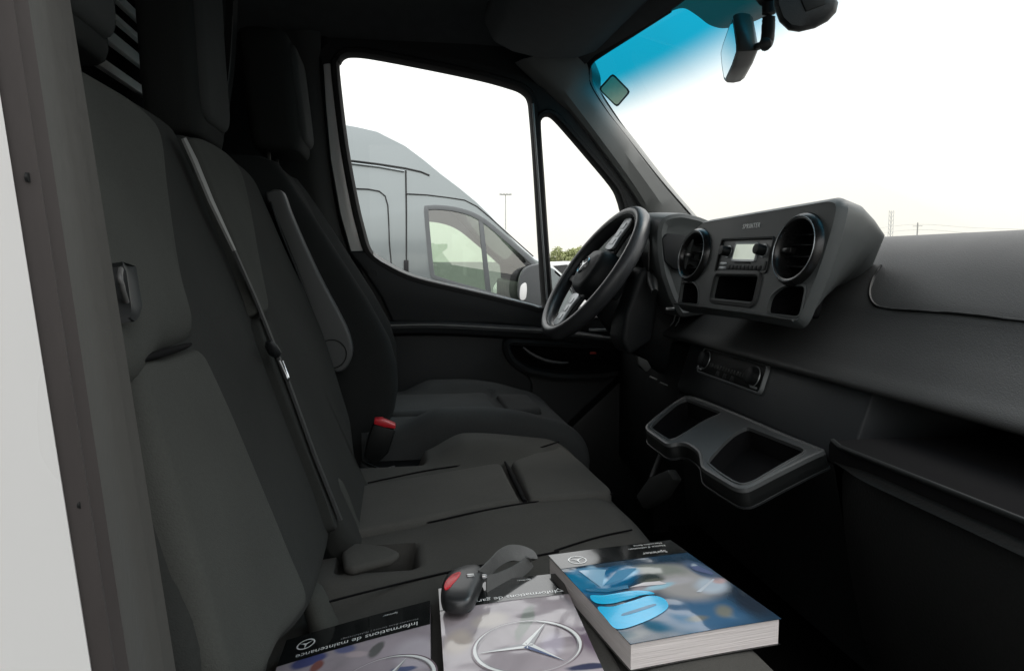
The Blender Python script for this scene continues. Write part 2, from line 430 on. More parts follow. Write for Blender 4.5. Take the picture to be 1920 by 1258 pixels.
# dark ceramic edge along the pillar side of the windscreen
edge = spline([on_ws(*p) for p in ((1262, 17), (1190, 61), (1120, 101), (1104, 116), (1098, 133), (1103, 160), (1135, 210), (1170, 256), (1237, 341), (1302, 417), (1335, 462))], 6)
fr_in = spline([on_ws(*p) for p in ((1263, 24), (1192, 69), (1132, 107), (1115, 120), (1109, 135), (1112, 160), (1141, 207), (1175, 252), (1242, 337), (1308, 413), (1342, 460))], 6)
sheet('glass_edge_band', [[a + V((-0.004, 0, 0)), b + V((-0.004, 0, 0))] for a, b in zip(edge, fr_in)], M_black, cab, 0.003, (-1, 0, 0))

# windscreen pillar trim
dl = spline([at_y(*p, 2.075) for p in ((965, 118), (1030, 180), (1074, 226), (1128, 294), (1184, 371), (1206, 414), (1222, 482), (1226, 560))], 5)
wl = spline([on_ws(*p) for p in ((1096, 100), (1107, 128), (1111, 160), (1140, 207), (1176, 254), (1241, 338), (1306, 414), (1360, 480))], 5)
rings = []
for d, s in zip(dl, wl):
    m1 = d.lerp(s, 0.30) + V((-0.012, -0.030, 0)); m2 = d.lerp(s, 0.72) + V((-0.02, -0.022, 0))
    rings.append([d, d.lerp(m1, 0.5) + V((-0.004, -0.008, 0)), m1, m2, s + V((-0.010, -0.004, 0)), s + V((0.004, 0.004, 0)), s + V((0.05, 0.08, 0)), d + V((0.02, 0.05, 0))])
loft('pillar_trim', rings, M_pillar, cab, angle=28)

# rear pillar trim beside the driver's door
a_ = spline([at_y(*p, 2.065) for p in ((600, 60), (604, 120), (617, 300), (636, 420), (668, 520), (690, 640))], 5)
rings = []
for p in a_:
    rings.append([p, p + V((-0.03, -0.012, 0)), p + V((-0.06, -0.004, 0)), p + V((-0.13, 0.03, 0)), p + V((-0.13, 0.08, 0)), p + V((0, 0.06, 0))])
loft('rear_pillar_trim', rings, M_trim, cab)

# near door pillar: white body, brown rubber seal, ribbed grey trim
def jamb(name, sec, m, zs=(0.75, 1.0, 1.2, 1.3, 1.4, 1.5, 1.6, 1.75, 2.0, 2.2)):
    rings = []; K = 0.75
    for z in zs:
        dy = 0.195 * (1.564 - (1.5 + (z - 1.5) / K))
        kw = (0.083 + 0.10 * (1.52 - (1.5 + (z - 1.5) / K))) / 0.104; kw = max(0.55, min(1.35, kw))
        rings.append([V((x * K, (0.3475 + y * (kw if y > 0 else 1) + dy) * K, z)) for x, y in sec])
    return loft(name, rings, m, cab, angle=50)
jamb('body_panel', [(-0.9, -0.030), (-0.30, -0.022), (-0.19, -0.012), (-0.166, -0.004), (-0.160, 0.001), (-0.162, 0.008), (-0.20, 0.02), (-0.9, 0.02)], M_white)
M_seal = mat('brown_seal', (0.046, 0.040, 0.0385), 0.7, var=0.15, vscale=25, bump=0.2, bscale=200, stretch=(1, 1, 0.2))
jamb('door_seal', [(-0.19, 0.006), (-0.157, 0.004), (-0.152, 0.009), (-0.154, 0.016), (-0.150, 0.022), (-0.153, 0.030), (-0.16, 0.034), (-0.19, 0.034)], M_seal)
M_jamb = mat('jamb_trim', (0.082, 0.082, 0.077), 0.6, spec=0.2, var=0.10, vscale=9, bump=0.2, bscale=300, stretch=(1, 1, 0.3))
jamb('pillar_cover', [(-0.19, 0.033), (-0.159, 0.033), (-0.156, 0.040), (-0.157, 0.060), (-0.155, 0.068), (-0.150, 0.072), (-0.156, 0.077), (-0.158, 0.083), (-0.156, 0.089), (-0.151, 0.093), (-0.157, 0.099), (-0.19, 0.104), (-0.40, 0.112), (-0.40, 0.033)], M_jamb)
for px, py in ((53, 333), (150, 945)):
    p = at_x(px, py, -0.1165); loft('screw', [[p + V((k * 0.0003, math.cos(a) * 0.0014, math.sin(a) * 0.0016)) for a in [i * math.pi / 5 for i in range(10)]] for k in (-2, 1)], M_black, cab)

# outer body side round the door opening, and the firewall
bs = [(-0.5, 0.4), (1.1, 0.4), (1.1, 1.46), (0.90, 1.55), (0.60, 1.96), (0.50, 2.08), (-0.5, 2.12)]
# (built after the door outlines below)
box('firewall', (1.00, 0.36, 0.66), (1.06, 2.12, 1.50), M_black, cab, b=0.005)
box('near_sill', (-0.1, 0.36, 0.60), (1.0, 0.40, 0.74), M_dark, cab, b=0.01)

# overhead shelf above the driver and the flap under it
oy = 1.90
pts = [at_y(*p, oy) for p in ((905, 40), (924, 80), (960, 99), (1015, 113), (1075, 112), (1112, 100), (1150, 70), (1185, 30), (1185, -40), (930, -40))]
prism('overhead_shelf', pts, (0, -1.3, 0), M_lining, cab, b=0.012, seg=3)
fl = [at_y(*p, 1.86) for p in ((1000, 116), (1078, 118), (1106, 108), (1108, 114), (1078, 124), (1000, 121))]
#prism('sun_visor', fl, (0, -0.42, 0.0), M_dark, cab, b=0.004)
cl = at_y(1183, 68, 1.7)
#box('visor_clip', cl - V((0.012, 0.02, 0.006)), cl + V((0.012, 0.02, 0.006)), M_dark, cab, b=0.003)

# ================================================================== DRIVER'S DOOR
DY = 2.05
door = thing('driver_door', "driver's door with black seals, grey card and quarter light", 'van door', (0.2, 2.06, 0.75))
def D(px, py): p = at_y(px, py, DY); return (p.x, p.z)
def fnD(u, v, d): return V((u, d, v))
def DS(pts, n=5, closed=True): return [(q.x, q.y) for q in spline([D(*p) for p in pts], n, closed)]
G_ = [(636, 135), (638, 117), (646, 107), (662, 104), (700, 108), (800, 127), (900, 148), (955, 163), (980, 173), (991, 187), (995, 215), (1001, 290), (1008, 400), (1015, 520), (1018, 566), (1012, 574), (990, 568), (900, 546), (800, 523), (758, 509), (724, 491), (706, 479), (694, 464), (684, 430), (672, 380), (652, 270)]
Q_ = [(1014, 240), (1016, 224), (1024, 217), (1034, 218), (1046, 228), (1070, 255), (1100, 290), (1150, 350), (1163, 376), (1170, 400), (1186, 440), (1198, 480), (1202, 520), (1196, 575), (1180, 590), (1120, 592), (1060, 590), (1042, 584), (1036, 550), (1028, 450), (1020, 330)]
G, Q = DS(G_, 4), DS(Q_, 4)
outer = [D(*p) for p in ((596, 130), (600, 96), (615, 80), (660, 74), (760, 88), (900, 118), (1000, 152), (1046, 190), (1090, 228), (1142, 294), (1196, 370), (1222, 420), (1240, 500), (1245, 640), (1245, 700), (720, 700), (690, 560), (668, 470), (640, 380), (618, 290), (604, 190))]
outer = [(q.x, q.y) for q in spline(outer, 3, True)]
plate_holes('window_frame', outer, [offset2d(G, 0.016), offset2d(Q, 0.014)], lambda u, v, d: V((u, DY + 0.012 + 0.04 * d, v)), M_dark, door)
plate_holes('body_side', bs, [offset2d(G, 0.012), offset2d(Q, 0.012)], lambda u, v, d: V((u, 2.104 + 0.02 * d, v)), M_dark, cab)
ring('window_seal', G, [(-0.001, 2.075), (-0.001, 2.05), (0.006, 2.040), (0.016, 2.040), (0.021, 2.050), (0.021, 2.075)], lambda u, v, z: V((u, z, v)), M_rubber, door)
ring('window_seal', Q, [(-0.001, 2.075), (-0.001, 2.05), (0.005, 2.042), (0.012, 2.042), (0.017, 2.050), (0.017, 2.075)], lambda u, v, z: V((u, z, v)), M_rubber, door)
mk('window_pane', [V((p[0], 2.066, p[1])) for p in offset2d(G, 0.008)], [list(range(len(G)))], M_glass, door, smooth=False)
mk('quarter_pane', [V((p[0], 2.066, p[1])) for p in offset2d(Q, 0.008)], [list(range(len(Q)))], M_glass, door, smooth=False)
# slim bright channel between the panes, white painted frame behind the pane
tube('glass_channel', [at_y(*p, 2.040) for p in ((999, 195), (1006, 290), (1014, 400), (1022, 510), (1027, 578))], 0.0032, M_silver, door, n=6)
st = [D(*p) for p in ((606, 120), (611, 200), (620, 300), (637, 400), (651, 450), (657, 474), (686, 474), (668, 420), (650, 330), (636, 240), (625, 160), (619, 118))]
prism('painted_frame', [V((p[0], 2.052, p[1])) for p in st], (0, 0.02, 0), M_white, door, b=0.003)
tube('frame_gap', [at_y(*p, 2.049) for p in ((602, 112), (609, 200), (619, 300), (637, 400), (657, 472))], 0.0028, M_black, door, n=6)
# white sill under the panes
lo = [(700, 478), (728, 497), (762, 515), (805, 529), (905, 552), (992, 574), (1022, 582)]
a_ = spline([at_y(px, py - 6, 2.047) for px, py in lo], 5); b_ = spline([at_y(px, py + 2, 2.040) for px, py in lo], 5)
sheet('painted_sill', [[p, q] for p, q in zip(a_, b_)], M_white, door, 0.012, (0, 1, 0))

# door card: upper panel, recessed band, lower panel with armrest
up = [(652, 471), (697, 470), (712, 486), (732, 501), (765, 517), (806, 531), (905, 553), (995, 577), (1060, 592), (1160, 596), (1230, 596), (1230, 640), (1160, 634), (940, 608), (736, 605), (716, 560), (680, 505)]
prism('upper_card', [at_y(*p, 2.042) for p in up], (0, 0.05, 0), M_door, door, b=0.008, seg=3)
pp = at_y(699, 514, 2.04)
loft('lock_cap', [[pp + V((math.cos(a) * 0.012, -0.0015 * k, math.sin(a) * 0.012)) for a in [i * math.pi / 10 for i in range(20)]] for k in (0, 1.2)], M_dark, door)
low = [(700, 606), (940, 610), (1165, 636), (1240, 645), (1255, 1010), (640, 1010)]
prism('lower_card', [at_y(*p, 2.052) for p in low], (0, 0.06, 0), M_door, door, b=0.004)
# long padded ledge
A_ = [at_y(*p, 2.0) for p in ((728, 613), (820, 612), (940, 618), (1050, 626), (1160, 640), (1200, 646))]
rings = []
for p in spline(A_, 4):
    rings.append([p + V((0, 0.06, 0.012)), p + V((0, 0.02, 0.010)), p + V((0, 0.004, 0.006)), p + V((0, 0, -0.004)), p + V((0, 0.008, -0.018)), p + V((0, 0.04, -0.03)), p + V((0, 0.06, -0.03))])
loft('armrest_ledge', rings, M_door, door)
tube('ledge_highlight', spline([p + V((0, -0.001, 0.004)) for p in A_], 4), 0.0018, M_pillar, door, n=6)  # pale tube paints the highlight along the ledge
lp = [(735, 626), (940, 626), (952, 650), (985, 690), (1000, 720), (1000, 860), (720, 860)]
prism('card_pad', [at_y(*p, 2.035) for p in lp], (0, 0.03, 0), M_door, door, b=0.010, seg=3)
# scooped pull handle with a thin rim
bowl = rounded([D(*p) for p in ((946, 640), (1170, 650), (1180, 690), (1120, 702), (1040, 702), (985, 692), (955, 670))], 0.02, 5)
ring('pull_rim', bowl, [(-0.012, 2.045), (-0.006, 2.012), (0.003, 2.006), (0.012, 2.014), (0.016, 2.05)], fnD if False else (lambda u, v, z: V((u, z, v))), M_door, door)
plate = [V((p[0], 2.047, p[1])) for p in offset2d(bowl, -0.006)]
prism('pull_bowl', plate, (0, 0.02, 0), M_void, door, b=0.002)
hd = spline([at_y(*p, 1.99) for p in ((980, 652), (995, 664), (1020, 676), (1050, 681), (1066, 680))], 5)
tube('door_handle', hd, [0.004 + 0.006 * math.sin(math.pi * min(1, (i + 2) / (len(hd) + 2))) for i in range(len(hd))], M_dark, door, n=8, flat=0.7)
s_ = at_y(1112, 662, 1.985); box('lock_mark', s_ - V((0.009, 0.002, 0.003)), s_ + V((0.009, 0.002, 0.003)), mat('red_print', (0.35, 0.03, 0.02), 0.5), door, b=0.001)
# mirror switch on the ledge
swp = [at_z(*p, 1.303) for p in ((1098, 613), (1130, 606), (1152, 612), (1142, 622), (1104, 622))]
prism('window_switch', swp, (0, 0, 0.008), M_silver, door, b=0.003)
pk = [D(*p) for p in ((1000, 850), (1160, 700), (1215, 700), (1215, 1000), (760, 1000), (740, 890))]
prism('door_pocket', [V((p[0], 1.99, p[1])) for p in pk], (0, 0.06, 0), M_black, door, b=0.01)

# ================================================================== THE OPEN PASSENGER DOOR out of view, added at this angle to block low light
pdr = thing('passenger_door', 'unseen white passenger door, added open to shade the cab', 'van door', (1.02, -0.2, 0.70))
OA = R(63)
def PD(u, z, d=0.0): return V((1.02 - u * math.cos(OA) + d * math.sin(OA), 0.27 - u * math.sin(OA) - d * math.cos(OA), z))
po = rounded([(0.0, 0.60), (1.02, 0.60), (1.02, 1.50), (0.98, 2.06), (0.66, 2.08), (0.0, 1.52)], [0.05, 0.08, 0.05, 0.08, 0.1, 0.05], 5)
ph = rounded([(0.14, 1.52), (0.95, 1.48), (0.92, 2.00), (0.68, 2.01)], [0.05, 0.06, 0.06, 0.06], 5)
plate_holes('door_shell', po, [ph], lambda u, v, d: PD(u, v, 0.06 * d), M_white, pdr)
plate_holes('door_lining', offset2d(po, -0.03), [offset2d(ph, 0.015)], lambda u, v, d: PD(u, v, -0.012 + 0.010 * d), M_door, pdr)
mk('window_pane', [PD(u, v, 0.03) for u, v in ph], [list(range(len(ph)))], M_glass, pdr, smooth=False)
prism('armrest', [PD(0.25, 1.20, -0.07), PD(0.85, 1.20, -0.07), PD(0.85, 1.27, -0.07), PD(0.25, 1.29, -0.07)], PD(0, 0, 0.06) - PD(0, 0, 0), M_door, pdr, b=0.015)
# ================================================================== THE PASSENGER BENCH
bench = thing('passenger_bench', 'double passenger bench in dark grey cloth with two headrests', 'bench seat', (0.15, 0.98, 0.72))
KB = 1.073
def bk(px, py, off=0.0):
    p = on_plane(px, py, (1, 0, 0.389), 0.389 * 1.14 - 0.06 + off); return (p.y, (p.z - 1.14) * KB)
def bframe(off=0.0, sink=0.0):
    n = V((0.932, 0, 0.3626)); return (V((-0.06 + off, 0, 1.14)) - n * sink, (0, 1, 0), (-0.3626, 0, 0.932), n)
# near backrest and its pads
near_o = [tuple(q)[:2] for q in spline([bk(337, 248), bk(364, 308), bk(396, 378), bk(434, 470), bk(471, 560), bk(493, 612), bk(534, 715), bk(585, 855), bk(630, 975), bk(616, 1085), bk(594, 1148), bk(556, 1190), bk(531, 1213), bk(508, 1300), bk(405, 1300), bk(345, 1090), bk(300, 940), bk(268, 825), bk(236, 690), (0.470, 0.33), (0.465, 0.54), (0.49, 0.570), (0.75, 0.577), (0.97, 0.577)], 4, True)]
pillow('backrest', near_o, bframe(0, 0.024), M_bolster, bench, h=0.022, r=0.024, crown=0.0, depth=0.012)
pillow('backrest_shell', near_o, bframe(0, 0.034), M_black, bench, h=0.0, r=0.01, crown=0.0, depth=0.07)
pillow('backrest_pad', spline([(0.475, 0.545), (0.60, 0.558), (0.76, 0.560), (0.845, 0.553), bk(288, 252), bk(303, 345), bk(320, 450), bk(338, 550), bk(355, 618), bk(353, 636), bk(338, 645), bk(300, 656), (0.475, 0.318)], 5, True), bframe(0, 0.006), M_seat2, bench, h=0.018, r=0.034, crown=0.0, depth=0.016)
pillow('backrest_pad', spline([bk(244, 688), bk(300, 670), bk(345, 657), bk(362, 656), bk(385, 698), bk(432, 800), bk(490, 938), bk(535, 1050), bk(566, 1130), bk(552, 1165), bk(520, 1205), bk(492, 1260), bk(470, 1290), bk(412, 1290), bk(352, 1090), bk(306, 940), bk(274, 830)], 5, True), bframe(0, 0.006), M_seat2, bench, h=0.014, r=0.014, crown=0.0, depth=0.016)
# black tube stands in for the shade where the upper pad is tucked in
tube('pad_gap_shade', [on_plane(px, py, (1, 0, 0.389), 0.389 * 1.14 - 0.06 + 0.006) for px, py in ((238, 682), (270, 672), (310, 661), (348, 649), (358, 645))], [0.003, 0.003, 0.003, 0.0025, 0.0012], M_void, bench, n=8)
# middle backrest
MO = 0.010
mid_o = [tuple(q)[:2] for q in spline([(1.03, -0.10), (1.16, -0.10), (1.235, -0.03), bk(676, 880, MO), bk(664, 800, MO), bk(648, 745, MO), bk(618, 650, MO), bk(588, 572, MO), bk(540, 470, MO), bk(496, 370, MO), bk(474, 325, MO), bk(440, 291, MO), bk(390, 258, MO), bk(352, 244, MO), bk(348, 254, MO), bk(374, 310, MO), bk(406, 380, MO), bk(444, 470, MO), bk(481, 562, MO), bk(503, 612, MO), bk(543, 714, MO), bk(594, 852, MO), bk(640, 978, MO)], 4, True)]
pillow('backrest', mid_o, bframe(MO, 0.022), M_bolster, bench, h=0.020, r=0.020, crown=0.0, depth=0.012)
pillow('backrest_shell', mid_o, bframe(MO, 0.032), M_black, bench, h=0.0, r=0.01, crown=0.0, depth=0.06)
pillow('backrest_pad', spline([bk(356, 258, MO), bk(384, 263, MO), bk(422, 288, MO), bk(447, 320, MO), bk(462, 372, MO), bk(476, 440, MO), bk(489, 515, MO), bk(500, 574, MO), bk(497, 588, MO), bk(484, 588, MO), bk(474, 560, MO), bk(446, 486, MO), bk(410, 398, MO), bk(380, 322, MO), bk(360, 274, MO)], 5, True), bframe(MO, 0.004), M_seat2, bench, h=0.008, r=0.009, crown=0.001, depth=0.016)
pillow('backrest_pad', spline([bk(488, 608, MO), bk(505, 600, MO), bk(520, 625, MO), bk(545, 705, MO), bk(575, 800, MO), bk(605, 895, MO), bk(634, 975, MO), bk(628, 985, MO), bk(600, 905, MO), bk(545, 765, MO)], 5, True), bframe(MO, 0.0040), M_bolster, bench, h=0.0035, r=0.004, crown=0.000, depth=0.010)
def headrest(y0, y1, xf, z0, z1, thick, m, parent, lean=0.1):
    rings = []; n = 28
    zs = [0, 0.02, 0.06, 0.14, 0.3, 0.5, 0.7, 0.86, 0.94, 0.98, 1.0]
    ks = [0.80, 0.90, 0.965, 0.99, 1.0, 1.0, 1.0, 0.99, 0.96, 0.90, 0.75]
    yc, hy = (y0 + y1) / 2, (y1 - y0) / 2
    for t, k in zip(zs, ks):
        z = z0 + (z1 - z0) * t; xc = xf - thick / 2 - lean * (z - z0); ring_ = []
        for i in range(n):
            a = i * 2 * math.pi / n; c, s = math.cos(a), math.sin(a); e_ = 0.42
            ring_.append(V((xc + thick / 2 * k * math.copysign(abs(c) ** e_, c), yc + hy * (1 - (1 - k) * 0.5) * math.copysign(abs(s) ** e_, s), z)))
        rings.append(ring_)
    return loft('headrest', rings, m, parent, angle=60)
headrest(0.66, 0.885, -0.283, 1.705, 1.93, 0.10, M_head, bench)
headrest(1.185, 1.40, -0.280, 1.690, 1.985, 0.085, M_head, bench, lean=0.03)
M_headpad = fabric('headrest_pad_cloth', (0.045, 0.047, 0.046))
def head_pad(y0, y1, z0, z1, xf, lean, parent):
    n_ = V((1, 0, lean)).normalized(); up_ = V((-lean, 0, 1)).normalized()
    pillow('headrest_pad', rounded([(y0, 0.0), (y1, 0.0), (y1, z1 - z0), (y0, z1 - z0)], 0.035, 6), (V((xf, 0, z0)), (0, 1, 0), up_, n_), M_headpad, parent, h=0.012, r=0.02, crown=0.004, depth=0.02)
head_pad(1.215, 1.385, 1.715, 1.975, -0.284, 0.03, bench)
head_pad(0.685, 0.868, 1.725, 1.915, -0.288, 0.10, bench)
for y in (0.71, 0.83, 1.24, 1.35):
    tube('headrest_post', [(-0.325, y, 1.62), (-0.330, y, 1.72)], 0.006, M_black, bench, n=8)

# seat cushion: profile swept across, with a raised far bolster, valleys and two buckle pockets
def cushion(name, y0, y1, xb, xf, zc, bump_fn, m, parent, ny=120, drop=0.30, rad=0.075):
    prof_ = [(xb, zc(xb) - 0.10), (xb, zc(xb))]
    xs = [xb + (xf - rad - xb) * k / 70 for k in range(1, 71)]
    prof_ += [(x, zc(x)) for x in xs]
    for k in range(1, 11):
        a = k * math.pi / 2 / 10; prof_.append((xf - rad + rad * math.sin(a), zc(xf - rad) - rad * (1 - math.cos(a))))
    prof_ += [(xf - 0.004, zc(xf) - rad - 0.06), (xf - 0.02, zc(xf) - drop)]
    grid_ = []
    re = 0.03
    for j in range(ny + 1):
        y = y0 + (y1 - y0) * j / ny
        d = min(y - y0, y1 - y); k = 0.0 if d >= re else re - math.sqrt(max(0, re * re - (re - d) ** 2))
        row = []
        for i, (x, z) in enumerate(prof_):
            front = smooth01((x - (xf - rad * 1.2)) / (rad * 1.2))
            top = 1.0 if z > zc(xf) - rad * 0.99 else 0.0
            row.append(V((x - k * front * 0.8, y, z - k * top + (bump_fn(x, y) * (1 - front * 0.6) * top if i > 0 else 0))))
        grid_.append(row)
    # sides
    a_, b_ = [V((p.x, p.y, min(p.z, 0.86))) for p in grid_[0]], [V((p.x, p.y, min(p.z, 0.86))) for p in grid_[-1]]
    return sheet(name, [a_] + grid_ + [b_], m, parent, angle=50)
SEAT_Z = 1.128
def bench_bump(x, y):
    b = 0.034 * smooth01((y - 1.31) / 0.09) * smooth01((x - 0.045) / 0.09) * (1 - 0.55 * smooth01((x - 0.14) / 0.2))
    b -= 0.060 * smooth01((y - 1.345) / 0.05) * (1 - smooth01((x - 0.025) / 0.035))
    b -= 0.25 * smooth01((-0.060 - x) / 0.03) * smooth01((0.64 - y) / 0.06)
    b -= 0.22 * max(0.0, 0.05 - x) * smooth01((0.875 - y) / 0.05)
    b += 0.010 * math.exp(-((y - 1.035) / 0.07) ** 2) * smooth01((x - 0.02) / 0.1)
    # buckle pocket with soft corners
    def pocket(xa, xb, ya, yb, dep):
        return -dep * smooth01((x - xa) / 0.010) * smooth01((xb - x) / 0.014) * smooth01((y - ya) / 0.010) * smooth01((yb - y) / 0.012)
    b += pocket(-0.075, 0.026, 0.885, 0.968, 0.065)
    b += pocket(-0.10, -0.045, 0.73, 0.80, 0.03)
    return b
cushion('seat_cushion', 0.40, 1.475, -0.17, 0.372, lambda x: SEAT_Z, bench_bump, M_seat, bench, ny=170)
ZF = lambda z: ((0, 0, z), (1, 0, 0), (0, 1, 0), (0, 0, 1))
def zq(px, py, z=1.138): p = at_z(px, py, z); return (p.x, p.y)
def on_cushion(px, py):
    z = SEAT_Z
    for _ in range(6):
        p = at_z(px, py, z); z = SEAT_Z + bench_bump(p.x, p.y)
    return at_z(px, py, z + 0.0016)
pillow('seat_pad', rounded([zq(672, 910), zq(940, 866), zq(978, 937), zq(655, 1000)], [0.008, 0.02, 0.015, 0.008], 6), ZF(SEAT_Z - 0.003), M_cush, bench, h=0.014, r=0.012, crown=0.002, depth=0.012)
pillow('seat_pad', rounded([zq(957, 864), zq(1048, 834), zq(1098, 868), zq(1152, 922), zq(992, 938)], [0.015, 0.03, 0.05, 0.02, 0.012], 6), ZF(SEAT_Z - 0.003), M_cush, bench, h=0.015, r=0.012, crown=0.002, depth=0.012)
tube('pad_gap_shade', [at_z(px, py, SEAT_Z + 0.006) for px, py in ((947, 866), (956, 884), (968, 908), (984, 940))], [0.002, 0.004, 0.0045, 0.0035], M_void, bench, n=8)  # black tube painted in as the shade between the seat pads
pillow('seat_pad', rounded([(0.055, 0.42), (0.055, 0.812), (0.20, 0.838), (0.20, 0.42)], [0.02, 0.03, 0.02, 0.02], 6), ZF(SEAT_Z - 0.003), M_cush, bench, h=0.013, r=0.013, crown=0.001, depth=0.012)
pillow('seat_pad', rounded([(0.212, 0.42), (0.212, 0.842), (0.33, 0.868), (0.338, 0.42)], [0.02, 0.03, 0.04, 0.02], 6), ZF(SEAT_Z - 0.003), M_cush, bench, h=0.013, r=0.013, crown=0.001, depth=0.012)
# dark seams where the middle place meets the valley and the near place begins
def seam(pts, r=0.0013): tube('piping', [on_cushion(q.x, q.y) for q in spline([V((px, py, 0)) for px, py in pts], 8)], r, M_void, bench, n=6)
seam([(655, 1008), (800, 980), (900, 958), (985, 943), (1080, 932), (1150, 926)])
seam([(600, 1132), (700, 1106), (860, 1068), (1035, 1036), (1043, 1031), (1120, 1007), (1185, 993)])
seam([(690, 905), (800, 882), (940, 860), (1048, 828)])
# moulded edge round the buckle well
tube('well_edge', [at_z(*p, 1.092) for p in ((680, 864), (700, 874), (717, 880), (740, 874))], 0.0016, M_trim, bench, n=6)
# padded flap in the pocket and rolled covers over the belt slots
tg = [at_z(*p, 1.128) for p in ((640, 1050), (665, 1032), (725, 1038), (752, 1050), (735, 1063), (660, 1082), (645, 1078))]
prism('pocket_flap', tg, (0, 0, 0.012), M_seat, bench, b=0.006, seg=3)
for (px, py, hgt, rr) in ((653, 992, 0.075, 0.022), (606, 1170, 0.045, 0.020)):
    p = at_z(px, py, 1.135 if px > 630 else 1.105); rings = []
    for t in (0, 0.15, 0.6, 0.85, 0.96, 1.0):
        k = {0: 1.1, 0.15: 1.0, 0.6: 0.95, 0.85: 0.85, 0.96: 0.6, 1.0: 0.25}[t]
        rings.append([p + V((-0.3 * hgt * t + math.cos(a) * rr * k * 0.75, math.sin(a) * rr * 1.25 * k, hgt * t)) for a in [i * math.pi / 8 for i in range(16)]])
    loft('slot_cover', rings, M_seat2, bench, angle=60)
prism('buckle_well', [at_z(*p, 1.085) for p in ((672, 880), (690, 862), (745, 850), (800, 842), (795, 866), (765, 884), (700, 900))], (0, 0, 0.004), M_void, bench, b=0.001)
# dark box between bench and driver's seat
box('bench_base', (-0.10, 0.45, 0.70), (0.30, 1.44, 0.95), M_black, bench, b=0.01)

# ------------------------------------------------------------------ middle seat belt, hung in the slot between the backrests
belt = thing('seat_belt', 'black seat belt lying in the slot between the bench backrests', 'seat belt', (-0.15, 1.03, 1.14))
def bp3(px, py, off): p = on_plane(px, py, (1, 0, 0.389), 0.389 * 1.14 - 0.06 + off); return p
L_ = [(344, 260), (363, 302), (395, 378), (440, 470), (480, 560), (500, 610), (540, 712), (590, 850), (640, 975)]
W_ = [5, 7, 6, 3, 3, 3, 3, 3, 3]
for a0, a1, mm in ((0, 4, mat('belt_strip', (0.13, 0.132, 0.127), 0.6, var=0.15, vscale=200)), (3, 9, M_belt)):
    sheet('webbing', [[bp3(px, py, 0.016), bp3(px + ww, py - ww * 0.4, 0.015)] for (px, py), ww in list(zip(L_, W_))[a0:a1]], mm, belt, 0.003, (-0.9, 0, -0.3))
c0, c1 = bp3(503, 640, 0.02), bp3(519, 668, 0.02)
tube('belt_buckle', [c0, c0.lerp(c1, 0.3), c0.lerp(c1, 0.8), c1], [0.004, 0.0085, 0.009, 0.005], M_dark, belt, n=10, flat=0.6)
c0, c1 = bp3(524, 676, 0.02), bp3(539, 714, 0.02)
tube('belt_tongue', spline([c0, c0.lerp(c1, 0.9) + V((0, 0.006, 0)), c1, c0.lerp(c1, 0.8) + V((0.004, -0.006, 0)), c0 + V((0.004, -0.004, 0))], 5), 0.0010, M_chrome, belt, n=6)

# driver's belt hanging on the rear pillar, seen between the headrests
db = thing('seat_belt', "driver's black belt hanging between the middle and driver headrests", 'seat belt', (-0.30, 1.62, 1.60))
dbl = spline([at_y(*p, 1.62) for p in ((437, -30), (436, 30), (433, 95), (428, 150), (420, 205), (410, 255), (404, 300))], 4)
sheet('webbing', [[p + V((-0.016, 0.012, 0)), p, p + V((0.003, 0.030, 0))] for p in dbl], M_belt, db, 0.0015, (0, 1, 0))
tube('belt_highlight', dbl[4:18], 0.0012, mat('belt_highlight', (0.085, 0.087, 0.084), 0.6), db, n=6)  # lighter strip paints the thin highlight down the belt

# near belt guide hooked over the backrest by the pillar
gd = thing('belt_guide', 'black plastic belt guide on the bench backrest beside the door pillar', 'belt guide', tuple(bp3(222, 560, 0.02)))
rings = []
gl_ = [((196, 506), (214, 499)), ((198, 520), (228, 501)), ((201, 545), (232, 530)), ((203, 565), (236, 558)), ((205, 585), (239, 577)), ((208, 602), (230, 598)), ((212, 610), (220, 607))]
for (a, b) in gl_:
    p, q = bp3(*a, 0.012), bp3(*b, 0.012); m_ = p.lerp(q, 0.55) + V((0.008, 0, 0.004))
    rings.append([p, p.lerp(m_, 0.5) + V((0.006, 0, 0)), m_, q.lerp(m_, 0.4) + V((0.008, 0, 0)), q, q + V((-0.02, 0, 0)), p + V((-0.02, 0, 0))])
loft('guide_body', rings, M_black, gd, angle=50)
hl = spline([bp3(226, 505, 0.024), bp3(225, 520, 0.026), bp3(231, 545, 0.024), bp3(238, 570, 0.020)], 5)
tube('guide_highlight', hl, [0.0018] * len(hl), mat('guide_grey', (0.09, 0.09, 0.088), 0.5), gd, n=8)  # grey tube paints the highlight on the guide's right side

